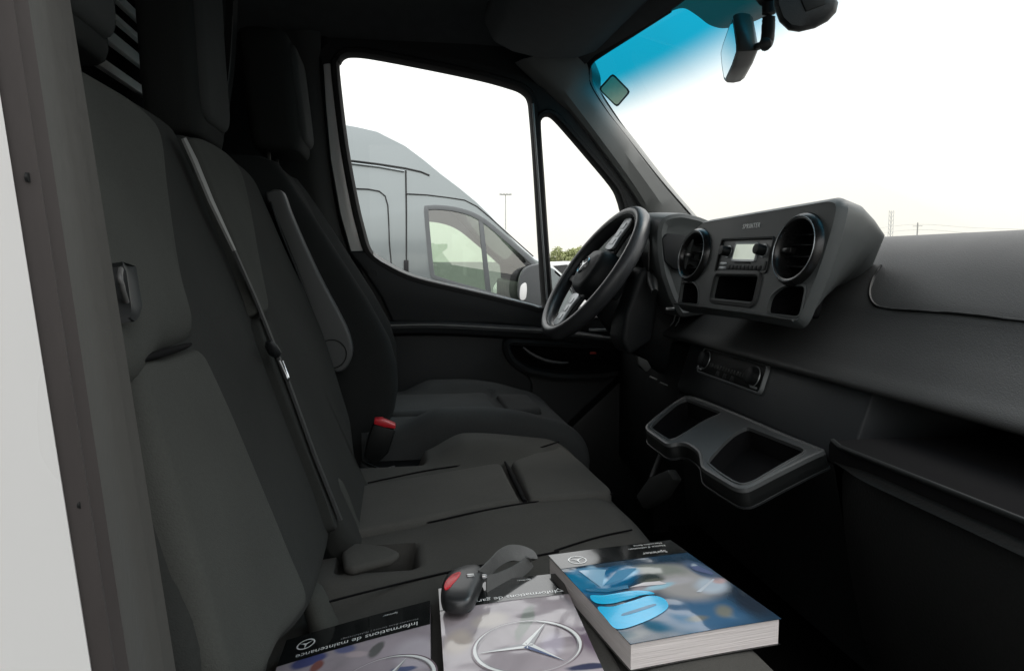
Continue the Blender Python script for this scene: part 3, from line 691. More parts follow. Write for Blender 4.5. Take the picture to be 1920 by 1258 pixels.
# ================================================================== THE DRIVER'S SEAT
drv = thing('driver_seat', "driver's seat in dark cloth with its folded up armrest", 'driver seat', (0.15, 1.76, 0.72))
zs = [1.02, 1.08, 1.14, 1.19, 1.235, 1.285, 1.34, 1.42, 1.50, 1.57, 1.63, 1.675, 1.70, 1.712]
fx = [-0.07, -0.05, -0.025, -0.004, 0.004, 0.003, -0.012, -0.054, -0.103, -0.146, -0.183, -0.212, -0.230, -0.262]
rings = []
y0, y1 = 1.545, 1.985
for i, (z, x) in enumerate(zip(zs, fx)):
    n_ = 1.0 if z < 1.62 else 1.0 - 0.22 * ((z - 1.62) / 0.092) ** 2
    yc = (y0 + y1) / 2; hw = (y1 - y0) / 2 * n_
    th = 0.13 if z < 1.66 else 0.13 - 0.05 * (z - 1.66) / 0.05
    bol = 0.032 if z < 1.55 else 0.032 * max(0.2, 1 - (z - 1.55) / 0.14)
    cs = [(-hw, -th * 0.9), (-hw * 1.01, -0.05), (-hw * 0.985, -0.014), (-hw * 0.92, -0.001), (-hw * 0.82, 0.0), (-hw * 0.62, -bol * 0.75), (-hw * 0.5, -bol), (0, -bol * 1.05), (hw * 0.5, -bol), (hw * 0.62, -bol * 0.75), (hw * 0.82, 0), (hw * 0.92, -0.001), (hw * 0.985, -0.014), (hw * 1.01, -0.05), (hw, -th * 0.9), (hw * 0.8, -th), (-hw * 0.8, -th)]
    rings.append([V((x + q.y, yc + q.x, z)) for q in spline([(a, b) for a, b in cs], 4, True)])
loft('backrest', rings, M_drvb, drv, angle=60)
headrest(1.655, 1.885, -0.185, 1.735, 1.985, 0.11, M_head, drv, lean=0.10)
head_pad(1.685, 1.868, 1.76, 1.965, -0.190, 0.10, drv)
for y in (1.71, 1.83): tube('headrest_post', [(-0.262, y, 1.68), (-0.266, y, 1.76)], 0.006, M_black, drv, n=8)
def drv_bump(x, y):
    e_ = smooth01((x - 0.0) / 0.10) * (1 - 0.8 * smooth01((x - 0.16) / 0.22))
    return 0.032 * e_ * (smooth01((1.635 - y) / 0.06) + smooth01((y - 1.87) / 0.06)) - 0.008 * math.exp(-((x - 0.245) / 0.008) ** 2) * (1 if 1.62 < y < 1.9 else 0)
cushion('seat_cushion', 1.535, 1.985, -0.07, 0.42, lambda x: 1.158 - 0.02 * smooth01((x - 0.25) / 0.17), drv_bump, M_drv, drv, ny=90, rad=0.085)
pillow('seat_pad', rounded([(-0.02, 1.645), (-0.02, 1.87), (0.232, 1.87), (0.232, 1.645)], 0.025, 6), ZF(1.158 - 0.003), M_drv, drv, h=0.014, r=0.014, crown=0.003, depth=0.012)
pillow('seat_pad', rounded([(0.252, 1.645), (0.252, 1.87), (0.335, 1.86), (0.335, 1.655)], 0.025, 6), ZF(1.158 - 0.010), M_drv, drv, h=0.016, r=0.014, crown=0.003, depth=0.012)
box('seat_base', (-0.08, 1.56, 0.70), (0.34, 1.96, 1.0), M_black, drv, b=0.01)
ar = spline([at_y(*p, 1.49) for p in ((499, 372), (506, 358), (520, 355), (531, 363), (545, 400), (572, 462), (602, 525), (634, 585), (652, 622), (660, 655), (655, 682), (640, 697), (622, 694), (604, 660), (588, 600), (566, 535), (535, 455))], 4, True)
prism('armrest', ar, (0, 0.045, 0), mat('armrest_cover', (0.060, 0.063, 0.063), 0.6, var=0.06, vscale=10, bump=0.2, bscale=500), drv, b=0.010, seg=4, limit=50)
pc = at_y(622, 664, 1.488)
ring('pivot_cap', circle2(pc.x, pc.z, 0.028, 0.028, 28), [(-0.0016, 1.492), (-0.0008, 1.4885), (0.0008, 1.4885), (0.0016, 1.492)], lambda u, v, z: V((u, z, v)), M_black, drv)
sl = spline([at_y(*p, 1.488) for p in ((507, 378), (525, 432), (555, 505), (583, 577))], 4)
tube('armrest_seam', sl, 0.0022, M_black, drv, n=6)

# ------------------------------------------------------------------ red buckle between the seats
bu = thing('belt_buckle', 'black seat belt buckle with a red button between bench and driver seat', 'buckle', (-0.01, 1.47, 1.08))
P_ = lambda px, py: at_y(px, py, 1.46)
body = [P_(700, 795), P_(742, 806), P_(728, 850), P_(705, 872), P_(682, 858), P_(690, 822)]
prism('buckle_body', body, (0, 0.03, 0), M_black, bu, b=0.004)
rb = [P_(702, 786), P_(716, 786), P_(742, 797), P_(741, 804), P_(722, 801), P_(701, 795)]
prism('release_button', [p + V((0, -0.002, 0)) for p in rb], (0, 0.026, 0), M_red, bu, b=0.002)
wl_ = [at_y(*p, 1.45) for p in ((676, 868), (700, 880), (712, 884), (712, 900), (676, 900))]
prism('buckle_stalk', wl_, (0, 0.02, 0), M_black, bu, b=0.003)
# ================================================================== THE DASHBOARD
dash = thing('dashboard', 'dark grey dashboard with centre tower, drinks tray and open shelf', 'dashboard', (0.65, 1.2, 0.9))
# main body: a section swept across the cab; (x, z) from the windscreen base round to the lower lip
def dash_sec(y):
    k = smooth01((y - 1.30) / 0.20)      # the driver's side is set a little lower
    return [(1.06, 1.500), (0.98, 1.528), (0.90, 1.541 - 0.02 * k), (0.855, 1.543 - 0.02 * k), (0.818, 1.537 - 0.02 * k), (0.786, 1.522 - 0.02 * k), (0.755, 1.498 - 0.01 * k), (0.722, 1.465), (0.696, 1.437),
            (0.682, 1.418), (0.662, 1.395), (0.640, 1.374), (0.621, 1.357), (0.607, 1.346), (0.600, 1.338), (0.604, 1.331), (0.625, 1.328), (0.72, 1.325), (1.06, 1.31)]
rings = []
for k in range(41):
    y = 0.43 + k * (2.03 - 0.43) / 40
    rings.append([V((x, y, z)) for x, z in [(q.x, q.y) for q in spline(dash_sec(y), 3)]])
loft('dash_body', rings, M_dash, dash, angle=50)
# upper glovebox lid outlined by its groove
gv = spline([(at_x(*p, 0.70).y, p_) if False else tuple(at_x(*p, 0.70)) for p in ((1925, 602), (1780, 587), (1672, 580), (1640, 572), (1630, 548), (1640, 520), (1668, 478), (1692, 459))], 6)
def on_dash(px, py):
    r_ = ray(px, py); sec = [V(q) for q in spline([(x, z) for x, z in dash_sec(1.0)], 6)]
    best = None; t = 0.3
    prev = None
    while t < 2.5:
        p = EYE + r_ * t
        # front x of the section at this height
        fx_ = None
        for a, b in zip(sec[20:], sec[21:]):
            if (a.y - p.z) * (b.y - p.z) <= 0 and abs(a.y - b.y) > 1e-9 and a.x < 0.86:
                fx_ = a.x + (b.x - a.x) * (p.z - a.y) / (b.y - a.y); break
        if fx_ is None and p.z > 1.537: fx_ = 0.82
        if fx_ is not None and p.x >= fx_: return p
        t += 0.002
    return EYE + r_ * 1.0
gp = [on_dash(*p) for p in ((1960, 606), (1850, 594), (1780, 587), (1700, 582), (1660, 578), (1641, 571), (1632, 552), (1637, 525), (1653, 498))]
tube('lid_groove', spline([p + V((-0.001, 0, 0)) for p in gp], 6), 0.0022, M_black, dash, n=6)
gp2 = [p + V((-0.002, -0.004, -0.003)) for p in gp]
tube('lid_edge', spline(gp2, 6), 0.0012, M_trim, dash, n=6)

# centre tower: face plane leaning back, with vents, radio, bin and two pockets
FN, FD = (1, 0, -0.21), 0.2486
zl = math.sqrt(1 + 0.21 ** 2)
FO = V((FD + 0.21 * 1.42, 0, 1.42)); FB = V((0.21, 0, 1)) / zl; FNn = V((-1, 0, 0.21)) / zl
def tf(y, z, d=0.0):                     # (y, height) on the face, d towards the seats
    return FO + V((0, y, 0)) + FB * ((z - 1.42) * zl) + FNn * d
def tp(px, py): p = on_plane(px, py, FN, FD); return (p.y, p.z)
def c3(x, y): return tp(1240 + x / 4.571, 370 + y / 4.571)
face = rounded([(1.385, 1.415), (1.395, 1.49), (1.380, 1.562), (1.352, 1.572), (0.935, 1.580), (0.917, 1.574), (0.915, 1.55), (0.922, 1.49), (0.945, 1.418), (1.10, 1.420)], [0.008, 0.05, 0.03, 0.03, 0.02, 0.02, 0.03, 0.1, 0.012, 0.05], 5)
FV, NV = (1.352, 1.511, 0.053, 0.0405), (0.986, 1.516, 0.0495, 0.0415)
fv, nv = circle2(*FV, 40), circle2(*NV, 40)
radio_o = rounded([(1.246, 1.482), (1.246, 1.5375), (1.064, 1.5355), (1.064, 1.4835)], 0.004, 3)
bin_o = rounded([(1.236, 1.436), (1.236, 1.475), (1.083, 1.4765), (1.083, 1.437)], 0.007, 4)
pk_l = rounded([(1.377, 1.421), (1.386, 1.459), (1.328, 1.460), (1.299, 1.447), (1.289, 1.423)], [0.006, 0.01, 0.012, 0.02, 0.005], 5)
pk_r = rounded([(1.034, 1.424), (1.036, 1.448), (1.006, 1.465), (0.946, 1.466), (0.944, 1.425)], [0.006, 0.02, 0.015, 0.01, 0.01], 5)
plate_holes('centre_tower', face, [fv, nv, radio_o, bin_o, pk_l, pk_r], lambda u, v, d: tf(u, v, -0.004 * d), M_dash2, dash)
# tower flanks: from the face outline back to the windscreen
n = len(face)
def shell_ring(d, sh, k):
    cy, cz = 1.155, 1.50
    out = []
    for (y, z) in offset2d(face, k):
        t = max(0.0, min(1.0, (z - 1.42) / 0.155)); kd = 0.50 + 0.50 * t if d > 0.02 else 1.0
        p = tf(y, z, -d * kd); out.append(p + V((0, sh * ((1.0 + 0.25 * (1 - t)) if y < 1.15 else -0.3), 0)))
    return out
rings = [[tf(y, z, -0.002) for y, z in offset2d(face, -0.003)], [tf(y, z, 0.0005) for y, z in face], shell_ring(0.004, 0, 0.004), shell_ring(0.012, 0, 0.008), shell_ring(0.05, 0.02, 0.009), shell_ring(0.10, 0.06, 0.004), shell_ring(0.16, 0.11, -0.004), [p + V((0.03, 0.07 if p.y < 1.15 else 0.0, -0.06 * smooth01((p.z - 1.44) / 0.10))) for p in shell_ring(0.16, 0.11, -0.010)]]
loft('tower_shell', rings, M_dash2, dash, caps=False, angle=50)
# flank fairing running into the dash top
a_ = [at_x(*p, 0.70) for p in ((1600, 405), (1632, 444), (1640, 460), (1600, 520), (1560, 580), (1520, 622))]
# recess boxes behind the openings
def recess(name, outline, dep, m):
    rings = [[tf(y, z, -0.0035) for y, z in offset2d(outline, 0.0004)], [tf(y, z, -dep) for y, z in offset2d(outline, -0.002)], ]
    v = rings; k = len(outline)
    verts = v[0] + v[1]; faces = [(i, (i + 1) % k, k + (i + 1) % k, k + i) for i in range(k)] + [list(range(k, 2 * k))]
    return mk(name, verts, faces, m, dash, angle=30)
recess('storage_bin', bin_o, 0.10, M_void); recess('storage_pocket', pk_l, 0.03, M_void); recess('storage_pocket', pk_r, 0.03, M_void)
ring('bin_frame', bin_o, [(0.0005, -0.004), (0.0005, 0.0025), (0.003, 0.004), (0.0085, 0.003), (0.0095, -0.001)], tf, M_dash, dash)
ring('pocket_rim', pk_r, [(-0.0005, -0.004), (0.0, 0.0015), (0.0025, 0.0012), (0.003, -0.001)], tf, M_dash2, dash)
ring('pocket_rim', pk_l, [(-0.0005, -0.004), (0.0, 0.0015), (0.0025, 0.0012), (0.003, -0.001)], tf, M_dash2, dash)
lg = [tf(1.392, 1.417, 0.004), tf(1.24, 1.4185, 0.006), tf(1.10, 1.4195, 0.006), tf(0.95, 1.4185, 0.005)]
tube('tower_ledge', lg, 0.0020, M_trim, dash, n=8)
# air vents: gloss ring, dark barrel, fins and a toggle
for (cy, cz, ry, rz) in (FV, NV):
    o_ = circle2(cy, cz, ry, rz, 40)
    vent = ring('air_vent', o_, [(-0.002, -0.014), (-0.002, 0.004), (0.001, 0.009), (0.005, 0.010), (0.009, 0.006), (0.011, -0.001)], tf, M_gloss, dash)
    i_ = circle2(cy, cz, ry - 0.002, rz - 0.002, 40)
    k = len(i_)
    mk('vent_barrel', [tf(y, z, -0.006) for y, z in i_] + [tf(y, z, -0.026) for y, z in i_], [(i, (i + 1) % k, k + (i + 1) % k, k + i) for i in range(k)] + [list(range(k, 2 * k))], M_black, vent)
    ring('vent_trim', circle2(cy, cz, ry + 0.004, rz + 0.004, 40), [(-0.0007, 0.0094), (0, 0.0108), (0.0007, 0.0094)], tf, M_silver, vent)
    for q in (-0.55, -0.2, 0.2, 0.55):
        hy = ry * math.sqrt(1 - q * q) * 0.93; zz = cz + rz * q
        fin = [tf(cy - hy, zz, -0.010), tf(cy + hy, zz, -0.010), tf(cy + hy, zz + 0.003, -0.020), tf(cy - hy, zz + 0.003, -0.020)]
        prism('vent_fin', fin, FB * 0.0016, M_dark, vent, b=0.0004)
    for q in (-0.3, 0.1):
        yy = cy + ry * q; hz = rz * 0.8 * math.sqrt(1 - q * q)
        fin = [tf(yy, cz - hz, -0.021), tf(yy, cz + hz, -0.021), tf(yy, cz + hz, -0.0255), tf(yy, cz - hz, -0.0255)]
        prism('vent_fin', fin, V((0, 0.0018, 0)), M_dark, vent, b=0.0004)
    tg_ = [tf(cy + ry * 0.85, cz - 0.003, 0.004), tf(cy + ry * 0.42, cz - 0.004, 0.002), tf(cy + ry * 0.42, cz + 0.004, 0.002), tf(cy + ry * 0.85, cz + 0.003, 0.004)]
    prism('vent_toggle', tg_, FNn * -0.010, M_gloss, vent, b=0.001)
# radio
rd = prism('radio', [tf(y, z, -0.010) for y, z in offset2d(radio_o, -0.0015)], FNn * 0.0085, mat('radio_face', (0.13, 0.138, 0.138), 0.45, var=0.05, vscale=30), dash, b=0.0015)
ring('radio_surround', radio_o, [(-0.001, -0.012), (-0.001, 0.0018), (0.0015, 0.0022), (0.0028, -0.001)], tf, M_black, dash)
dsp = rounded([(1.191, 1.5035), (1.189, 1.5285), (1.112, 1.5270), (1.112, 1.5025)], 0.002, 2)
ring('display_frame', dsp, [(0.0, -0.002), (0.0, 0.0008), (0.003, 0.0012), (0.004, -0.002)], tf, M_silver, rd)
M_lcd = mat('display_glass', (0.62, 0.66, 0.58), 0.12, var=0.04, vscale=60, emit=((0.80, 0.88, 0.74), 0.42))
prism('display', [tf(y, z, -0.002) for y, z in dsp], FNn * 0.0016, M_lcd, rd, b=0)
for ky in (1.2125, 1.0885):
    prism('knob_collar', [tf(y, z, -0.002) for y, z in circle2(ky + 0.001, 1.5165, 0.0125, 0.0108, 28)], FNn * 0.0022, M_silver, rd, b=0.0006)
    rings = [[tf(ky + (y - ky), z, d) for y, z in circle2(ky, 1.5165, 0.0098 * s, 0.0085 * s, 24)] for d, s in ((0.0, 1.0), (0.012, 0.96), (0.0145, 0.88), (0.015, 0.5))]
    loft('knob', rings, M_black, rd)
for i in range(9):
    y = 1.205 - i * 0.0135
    prism('button', [tf(a, b, -0.002) for a, b in rounded([(y, 1.4865), (y, 1.4935), (y - 0.011, 1.4933), (y - 0.011, 1.4863)], 0.0012, 2)], FNn * 0.0022, M_dark, rd, b=0.0005)
for (ya, yb, za, zb) in ((1.236, 1.212, 1.486, 1.491), (1.236, 1.212, 1.4935, 1.4985), (1.078, 1.071, 1.487, 1.500), (1.180, 1.125, 1.4965, 1.4995)):
    prism('button', [tf(ya, za, -0.002), tf(ya, zb, -0.002), tf(yb, zb, -0.002), tf(yb, za, -0.002)], FNn * 0.0022, M_silver if ya > 1.2 else M_dark, rd, b=0.0005)
M_letter = mat('letter_print', (0.80, 0.82, 0.82), 0.35)
text_mesh('badge_lettering', 'SPRINTER', 0.0115, (tf(1.147, 1.5565, 0.0006), (0, -1, 0), FB, FNn), M_letter, dash, depth=0.0008, space=1.25)

# instrument hood behind the wheel
hs = [(0.545, 1.565), (0.552, 1.588), (0.570, 1.598), (0.60, 1.602), (0.64, 1.594), (0.72, 1.565), (0.80, 1.54), (0.80, 1.40), (0.60, 1.38), (0.575, 1.42), (0.556, 1.47), (0.546, 1.52)]
outl = rounded(hs, 0.012, 4)
Y0, Y1 = 1.505, 1.965
inner = [(0.60 + (x - 0.62) * 0.55, 1.50 + (z - 1.50) * 0.70) for x, z in outl]
rings = [[V((x, Y0 + 0.010, z)) for x, z in inner], [V((x, Y0 + 0.006, z)) for x, z in offset2d(outl, -0.022)], [V((x, Y0, z)) for x, z in offset2d(outl, -0.010)], [V((x, Y0 + 0.004, z)) for x, z in offset2d(outl, -0.002)], [V((x, Y0 + 0.014, z)) for x, z in outl]]
for k in range(1, 12):
    t = k / 11; y = Y0 + 0.014 + (Y1 - Y0 - 0.014) * t; arch = 0.012 * math.sin(math.pi * t)
    rings.append([V((x, y, z + arch * (1 if z > 1.5 else 0))) for x, z in outl])
loft('instrument_hood', rings, M_dash2, dash, angle=50)
prism('instrument_window', [V((0.5435, y, z)) for y, z in rounded([(1.54, 1.46), (1.54, 1.565), (1.93, 1.565), (1.93, 1.46)], 0.03, 5)], (-0.004, 0, 0), M_gloss, dash, b=0.001)
sp_ = [at_y(*p, Y0 - 0.001) for p in ((1241, 447), (1250, 438), (1283, 440), (1300, 446), (1300, 486), (1290, 510), (1262, 505), (1246, 490))]
prism('hood_side_cap', sp_, (0, 0.006, 0), M_dark, dash, b=0.004, seg=3)

# steering column shroud with stalks and ignition
cy_ = 1.68
sec_ = []
for t, (x, z, rx, rz) in enumerate(((0.455, 1.468, 0.045, 0.050), (0.49, 1.44, 0.055, 0.065), (0.53, 1.405, 0.062, 0.078), (0.60, 1.355, 0.068, 0.085), (0.70, 1.29, 0.070, 0.085))):
    sec_.append([V((x + 0.64 * rz * math.sin(a) * 0.6, cy_ + rx * math.cos(a) * 1.1, z + rz * math.sin(a))) for a in [i * math.pi / 12 for i in range(24)]])
loft('column_shroud', sec_, M_dark, dash, angle=50)
side = [at_y(*p, 1.55) for p in ((1200, 505), (1216, 500), (1232, 510), (1236, 560), (1225, 640), (1180, 668), (1165, 640), (1172, 590))]
prism('column_cover', side, (0, 0.10, 0), M_dark, dash, b=0.012, seg=3)
a0, a1 = at_y(1219, 512, 1.55), at_y(1228, 548, 1.46)
tube('column_stalk', [a0 + V((0, 0.05, 0)), a0, a0.lerp(a1, 0.5), a1], [0.007, 0.008, 0.011, 0.007], M_black, dash, n=10)
b0 = at_y(1256, 579, 1.50); box('ignition_key', b0 - V((0.009, 0.004, 0.003)), b0 + V((0.009, 0.004, 0.003)), M_chrome, dash, b=0.001)
for px in (1263, 1272):
    tube('switch_edge', [at_y(px + 3, 590, 1.49), at_y(px, 603, 1.49), at_y(px - 6, 611, 1.49)], 0.0014, M_trim, dash, n=6)
box('driver_knee_panel', (0.62, 1.42, 0.95), (0.70, 2.02, 1.32), M_black, dash, b=0.01)
kb = [at_y(*p, 1.50) for p in ((1196, 668), (1214, 676), (1222, 690), (1212, 698), (1198, 684))]
prism('light_switch', kb, (0, 0.02, 0), M_trim, dash, b=0.002)
for (x0, y0_, x1_, y1_) in ((1218, 706, 1231, 712), (1237, 717, 1251, 723)):
    tube('panel_clip', [at_y(x0, y0_, 1.45), at_y(x1_, y1_, 1.45)], 0.0022, M_trim, dash, n=6)
dt = at_y(1174, 643, 1.80); box('screw_cap', dt - V((0.005, 0.003, 0.005)), dt + V((0.005, 0.003, 0.005)), M_chrome, dash, b=0.002)

# lower centre: sloping panel below the lip, climate controls let into it
lw = [(0.622, 1.330), (0.592, 1.235), (0.600, 1.220), (0.80, 1.220), (0.80, 1.330)]
prism('centre_base', [V((x, 0.80, z)) for x, z in [(0.593, 1.2195), (0.605, 1.15), (0.62, 0.95), (0.80, 0.90), (0.80, 1.2195)]], (0, 0.70, 0), M_black, dash, b=0.004)
prism('lower_centre', [V((x, 0.885, z)) for x, z in lw], (0, 0.615, 0), mat('lower_plastic', (0.030, 0.034, 0.037), 0.5, spec=0.4, var=0.06, vscale=10, bump=0.2, bscale=700), dash, b=0.006)
ln = V((-(1.330 - 1.235), 0, (0.622 - 0.592))).normalized()
lu = V((0.622 - 0.592, 0, 1.330 - 1.235)).normalized()
lo_ = V((0.592, 0, 1.235))
def lc(y, s, d=0.0): return lo_ + V((0, y, 0)) + lu * s + ln * d
def lpix(px, py): p = on_plane(px, py, tuple(ln), ln.dot(lo_)); return (p.y, (p - lo_).dot(lu))
def c4(x, y): return (1160 + x / 3.93, 640 + y / 3.93)
cl4 = [lpix(*c4(*p)) for p in ((625, 90), (1100, 165), (1092, 345), (600, 240))]
yA, yB = (cl4[0][0] + cl4[3][0]) / 2, (cl4[1][0] + cl4[2][0]) / 2; sA, sB = 0.036, 0.094
sA = min(q[1] for q in cl4) + 0.004; sB = max(q[1] for q in cl4)
sB = min(sB, 0.094)
cu_o = rounded([(yA, sA), (yA, sB), (yB, sB), (yB, sA)], 0.008, 4)
cp = prism('climate_panel', [lc(y, s, -0.004) for y, s in cu_o], ln * 0.009, M_black, dash, b=0.002)
ring('panel_rim', cu_o, [(-0.0015, 0.0045), (0.0, 0.0065), (0.002, 0.006), (0.003, 0.0)], lc, M_silver, cp)
for yy, ss in ((yA - 0.022, 0.55), (yB + 0.032, 0.5)):
    sm = sA + (sB - sA) * ss
    rings = [[lc(y, s, d) for y, s in circle2(yy, sm, 0.017 * k, 0.016 * k, 24)] for d, k in ((0.004, 1.0), (0.016, 0.95), (0.018, 0.8), (0.0185, 0.3))]
    loft('knob', rings, M_dark, cp)
    ring('knob_ring', circle2(yy, sm, 0.0185, 0.0175, 24), [(-0.001, 0.005), (0, 0.0065), (0.001, 0.005)], lc, M_silver, cp)
for i in range(14):
    t = i / 13; y = yA - 0.048 - t * (abs(yA - yB) - 0.108); sm = sA + (sB - sA) * 0.40
    prism('button', [lc(y, sm - 0.003, 0.004), lc(y, sm + 0.005, 0.004), lc(y - 0.006, sm + 0.005, 0.004), lc(y - 0.006, sm - 0.003, 0.004)], ln * 0.0025, M_trim, cp, b=0.0006)
for t in (0.36, 0.48, 0.60):
    y = yA + (yB - yA) * t; sm = sA + (sB - sA) * 0.14
    prism('button', [lc(y + 0.008, sm - 0.004, 0.004), lc(y + 0.006, sm + 0.006, 0.004), lc(y - 0.006, sm + 0.006, 0.004), lc(y - 0.008, sm - 0.004, 0.004)], ln * 0.003, M_dark, cp, b=0.0008)
for y in (yA - 0.006, yB + 0.022):
    sm = sA + 0.006
    prism('button', [lc(y + 0.011, sm - 0.002, 0.004), lc(y + 0.011, sm + 0.002, 0.004), lc(y - 0.011, sm + 0.002, 0.004), lc(y - 0.011, sm - 0.002, 0.004)], ln * 0.003, M_silver, cp, b=0.0006)

# drinks tray
tn = V((-0.03, 0, 0.13)).normalized(); to = V((0.55, 0, 1.25)); ta = V((0.13, 0, 0.03)).normalized()
def tpix(x, y): p = on_plane(*c4(x, y), tuple(tn), tn.dot(to)); return ((p - to).dot(ta), p.y)
def tfn(u, v, d=0.0): return to + ta * u + V((0, v, 0)) + tn * d
t_out = [(q.x, q.y) for q in spline([tpix(*p) for p in ((530, 408), (440, 436), (330, 515), (240, 590), (206, 628), (215, 660), (285, 710), (345, 752), (385, 758), (440, 748), (500, 755), (560, 790), (596, 830), (605, 880), (620, 932), (700, 985), (800, 1045), (870, 1082), (930, 1088), (985, 1070), (1150, 985), (1320, 900), (1440, 842), (1505, 812), (1480, 790), (1230, 690), (1000, 590), (760, 490))], 3, True)]
hl_ = rounded([tpix(*p) for p in ((228, 632), (300, 560), (430, 452), (495, 424), (768, 528), (640, 580), (500, 670), (420, 716), (372, 728), (310, 690))], [0.012, 0.02, 0.03, 0.012, 0.012, 0.05, 0.05, 0.02, 0.015, 0.03], 4)
hr_ = rounded([tpix(*p) for p in ((650, 888), (690, 840), (760, 760), (850, 680), (945, 630), (1392, 806), (1200, 910), (1000, 1030), (910, 1058), (840, 1030), (740, 965))], [0.014, 0.05, 0.05, 0.05, 0.014, 0.014, 0.05, 0.05, 0.02, 0.05, 0.05], 4)
M_tray = mat('tray_plastic', (0.062, 0.066, 0.067), 0.42, spec=0.45, var=0.05, vscale=14, bump=0.12, bscale=700)
tray = plate_holes('cup_tray', t_out, [hl_, hr_], lambda u, v, d: tfn(u, v, -0.020 * d), M_tray, dash, angle=50)
ring('tray_skirt', t_out, [(-0.002, -0.001), (0.0015, -0.003), (0.002, -0.012), (0.003, -0.022), (0.002, -0.024), (-0.004, -0.020)], tfn, M_black, tray)
ring('skirt_edge', t_out, [(0.002, -0.0215), (0.0045, -0.022), (0.0045, -0.0245), (0.002, -0.0245)], tfn, M_dark, tray)
ring('tray_lip', t_out, [(-0.004, 0.0), (-0.002, 0.0022), (0.001, 0.0012), (0.0018, -0.004)], tfn, M_tray, tray)
for h_ in (hl_, hr_):
    k = len(h_)
    verts = [tfn(u, v, -0.001) for u, v in offset2d(h_, 0.0008)] + [tfn(u, v, -0.030) for u, v in offset2d(h_, -0.006)]
    mk('cup_well', verts, [(i, (i + 1) % k, k + (i + 1) % k, k + i) for i in range(k)] + [list(range(k, 2 * k))], M_void, tray, angle=50)  # black lining paints in the shade of a deeper well
    ring('well_rim', h_, [(-0.001, -0.004), (-0.0008, 0.0014), (0.0016, 0.0016), (0.0022, -0.001)], tfn, M_tray, tray)
tl = [tfn(u, v, -0.038) for u, v in t_out]
0 and prism('tray_base', [V((0.385, 0.80, 1.205)), V((0.385, 1.17, 1.205)), V((0.60, 1.28, 1.235)), V((0.60, 0.90, 1.235))], (0.02, 0, -0.07), M_black, tray, b=0.012)

# open shelf and big panel in front of the passenger
sv = at_x(1571, 838, 0.50)
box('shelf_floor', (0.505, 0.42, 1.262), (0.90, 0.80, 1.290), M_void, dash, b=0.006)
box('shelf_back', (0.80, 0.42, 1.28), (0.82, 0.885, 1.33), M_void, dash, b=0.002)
tube('shelf_edge', [(0.502, 0.42, 1.2915), (0.502, 0.77, 1.2885), (0.512, 0.80, 1.288)], 0.003, M_black, dash, n=8)
cheek = [V((0.512, 0.82, 1.286)), V((0.58, 0.86, 1.33)), V((0.74, 0.875, 1.33)), V((0.74, 0.86, 1.286))]
0 and box('shelf_cheek', (0.54, 0.872, 1.285), (0.78, 0.885, 1.330), M_dark, dash, b=0.003)
knee = [(0.515, 1.275), (0.503, 1.25), (0.515, 1.15), (0.56, 1.00), (0.66, 0.86), (0.70, 0.72), (0.90, 0.72), (0.90, 1.262), (0.52, 1.262)]
rings = []
for k in range(14):
    y = 0.41 + k * (0.785 - 0.41) / 13
    rings.append([V((x + 0.015 * smooth01((y - 0.70) / 0.10), y, z)) for x, z in [(q.x, q.y) for q in spline(knee, 3, True)]])
loft('knee_panel', rings, mat('knee_plastic', (0.0065, 0.007, 0.0068), 0.6, spec=0.2, var=0.15, vscale=6, bump=0.3, bscale=300), dash, angle=50)
# ================================================================== THE STEERING WHEEL
wc = V((0.452, 1.66, 1.474))
wnn = V((-0.81, -0.05, 0.58)).normalized()
e1 = V((0.19, 0.0, 0.265)); e1 = (e1 - wnn * e1.dot(wnn)).normalized(); e2 = wnn.cross(e1)
if e2.y < 0: e2 = -e2
whl = thing('steering_wheel', 'black three spoke steering wheel turned a quarter with silver spoke trims', 'steering wheel', tuple(wc))
def wp(u, v, d=0.0): return wc + e1 * u + e2 * v + wnn * d
WR = 0.166
M_leather = mat('wheel_rim', (0.042, 0.044, 0.047), 0.36, spec=0.45, var=0.08, vscale=40, bump=0.2, bscale=500)
rings = []
for i in range(65):
    a = i * 2 * math.pi / 64; c, s = math.cos(a), math.sin(a)
    rings.append([wp((WR + math.cos(b) * 0.0145) * c, (WR + math.cos(b) * 0.0145) * s, math.sin(b) * 0.0185) for b in [k * 2 * math.pi / 14 for k in range(14)]])
loft('rim', rings, M_leather, whl, caps=False, angle=60)
tube('rim_seam', [wp((WR - 0.010) * math.cos(a), (WR - 0.010) * math.sin(a), 0.0135) for a in [i * 2 * math.pi / 64 for i in range(64)]], 0.0016, M_trim, whl, n=6, closed=True)
hub_o = [(q.x, q.y) for q in spline([(0.060, 0.000), (0.055, 0.040), (0.030, 0.062), (0.0, 0.068), (-0.030, 0.062), (-0.055, 0.040), (-0.060, 0.000), (-0.054, -0.040), (-0.030, -0.058), (0, -0.062), (0.030, -0.058), (0.054, -0.040)], 5, True)]
pillow('hub', hub_o, (wp(0, 0, -0.012), e1, e2, wnn) if e1.cross(e2).dot(wnn) > 0 else (wp(0, 0, -0.012), e2, e1, wnn), M_dark, whl, h=0.034, r=0.020, crown=0.010, depth=0.03, step=0.006)
box_ = [wp(-0.028, -0.05, -0.04), wp(0.028, -0.05, -0.04), wp(0.028, 0.05, -0.04), wp(-0.028, 0.05, -0.04)]
prism('hub_back', box_, -wnn * 0.03, M_dark, whl, b=0.008)
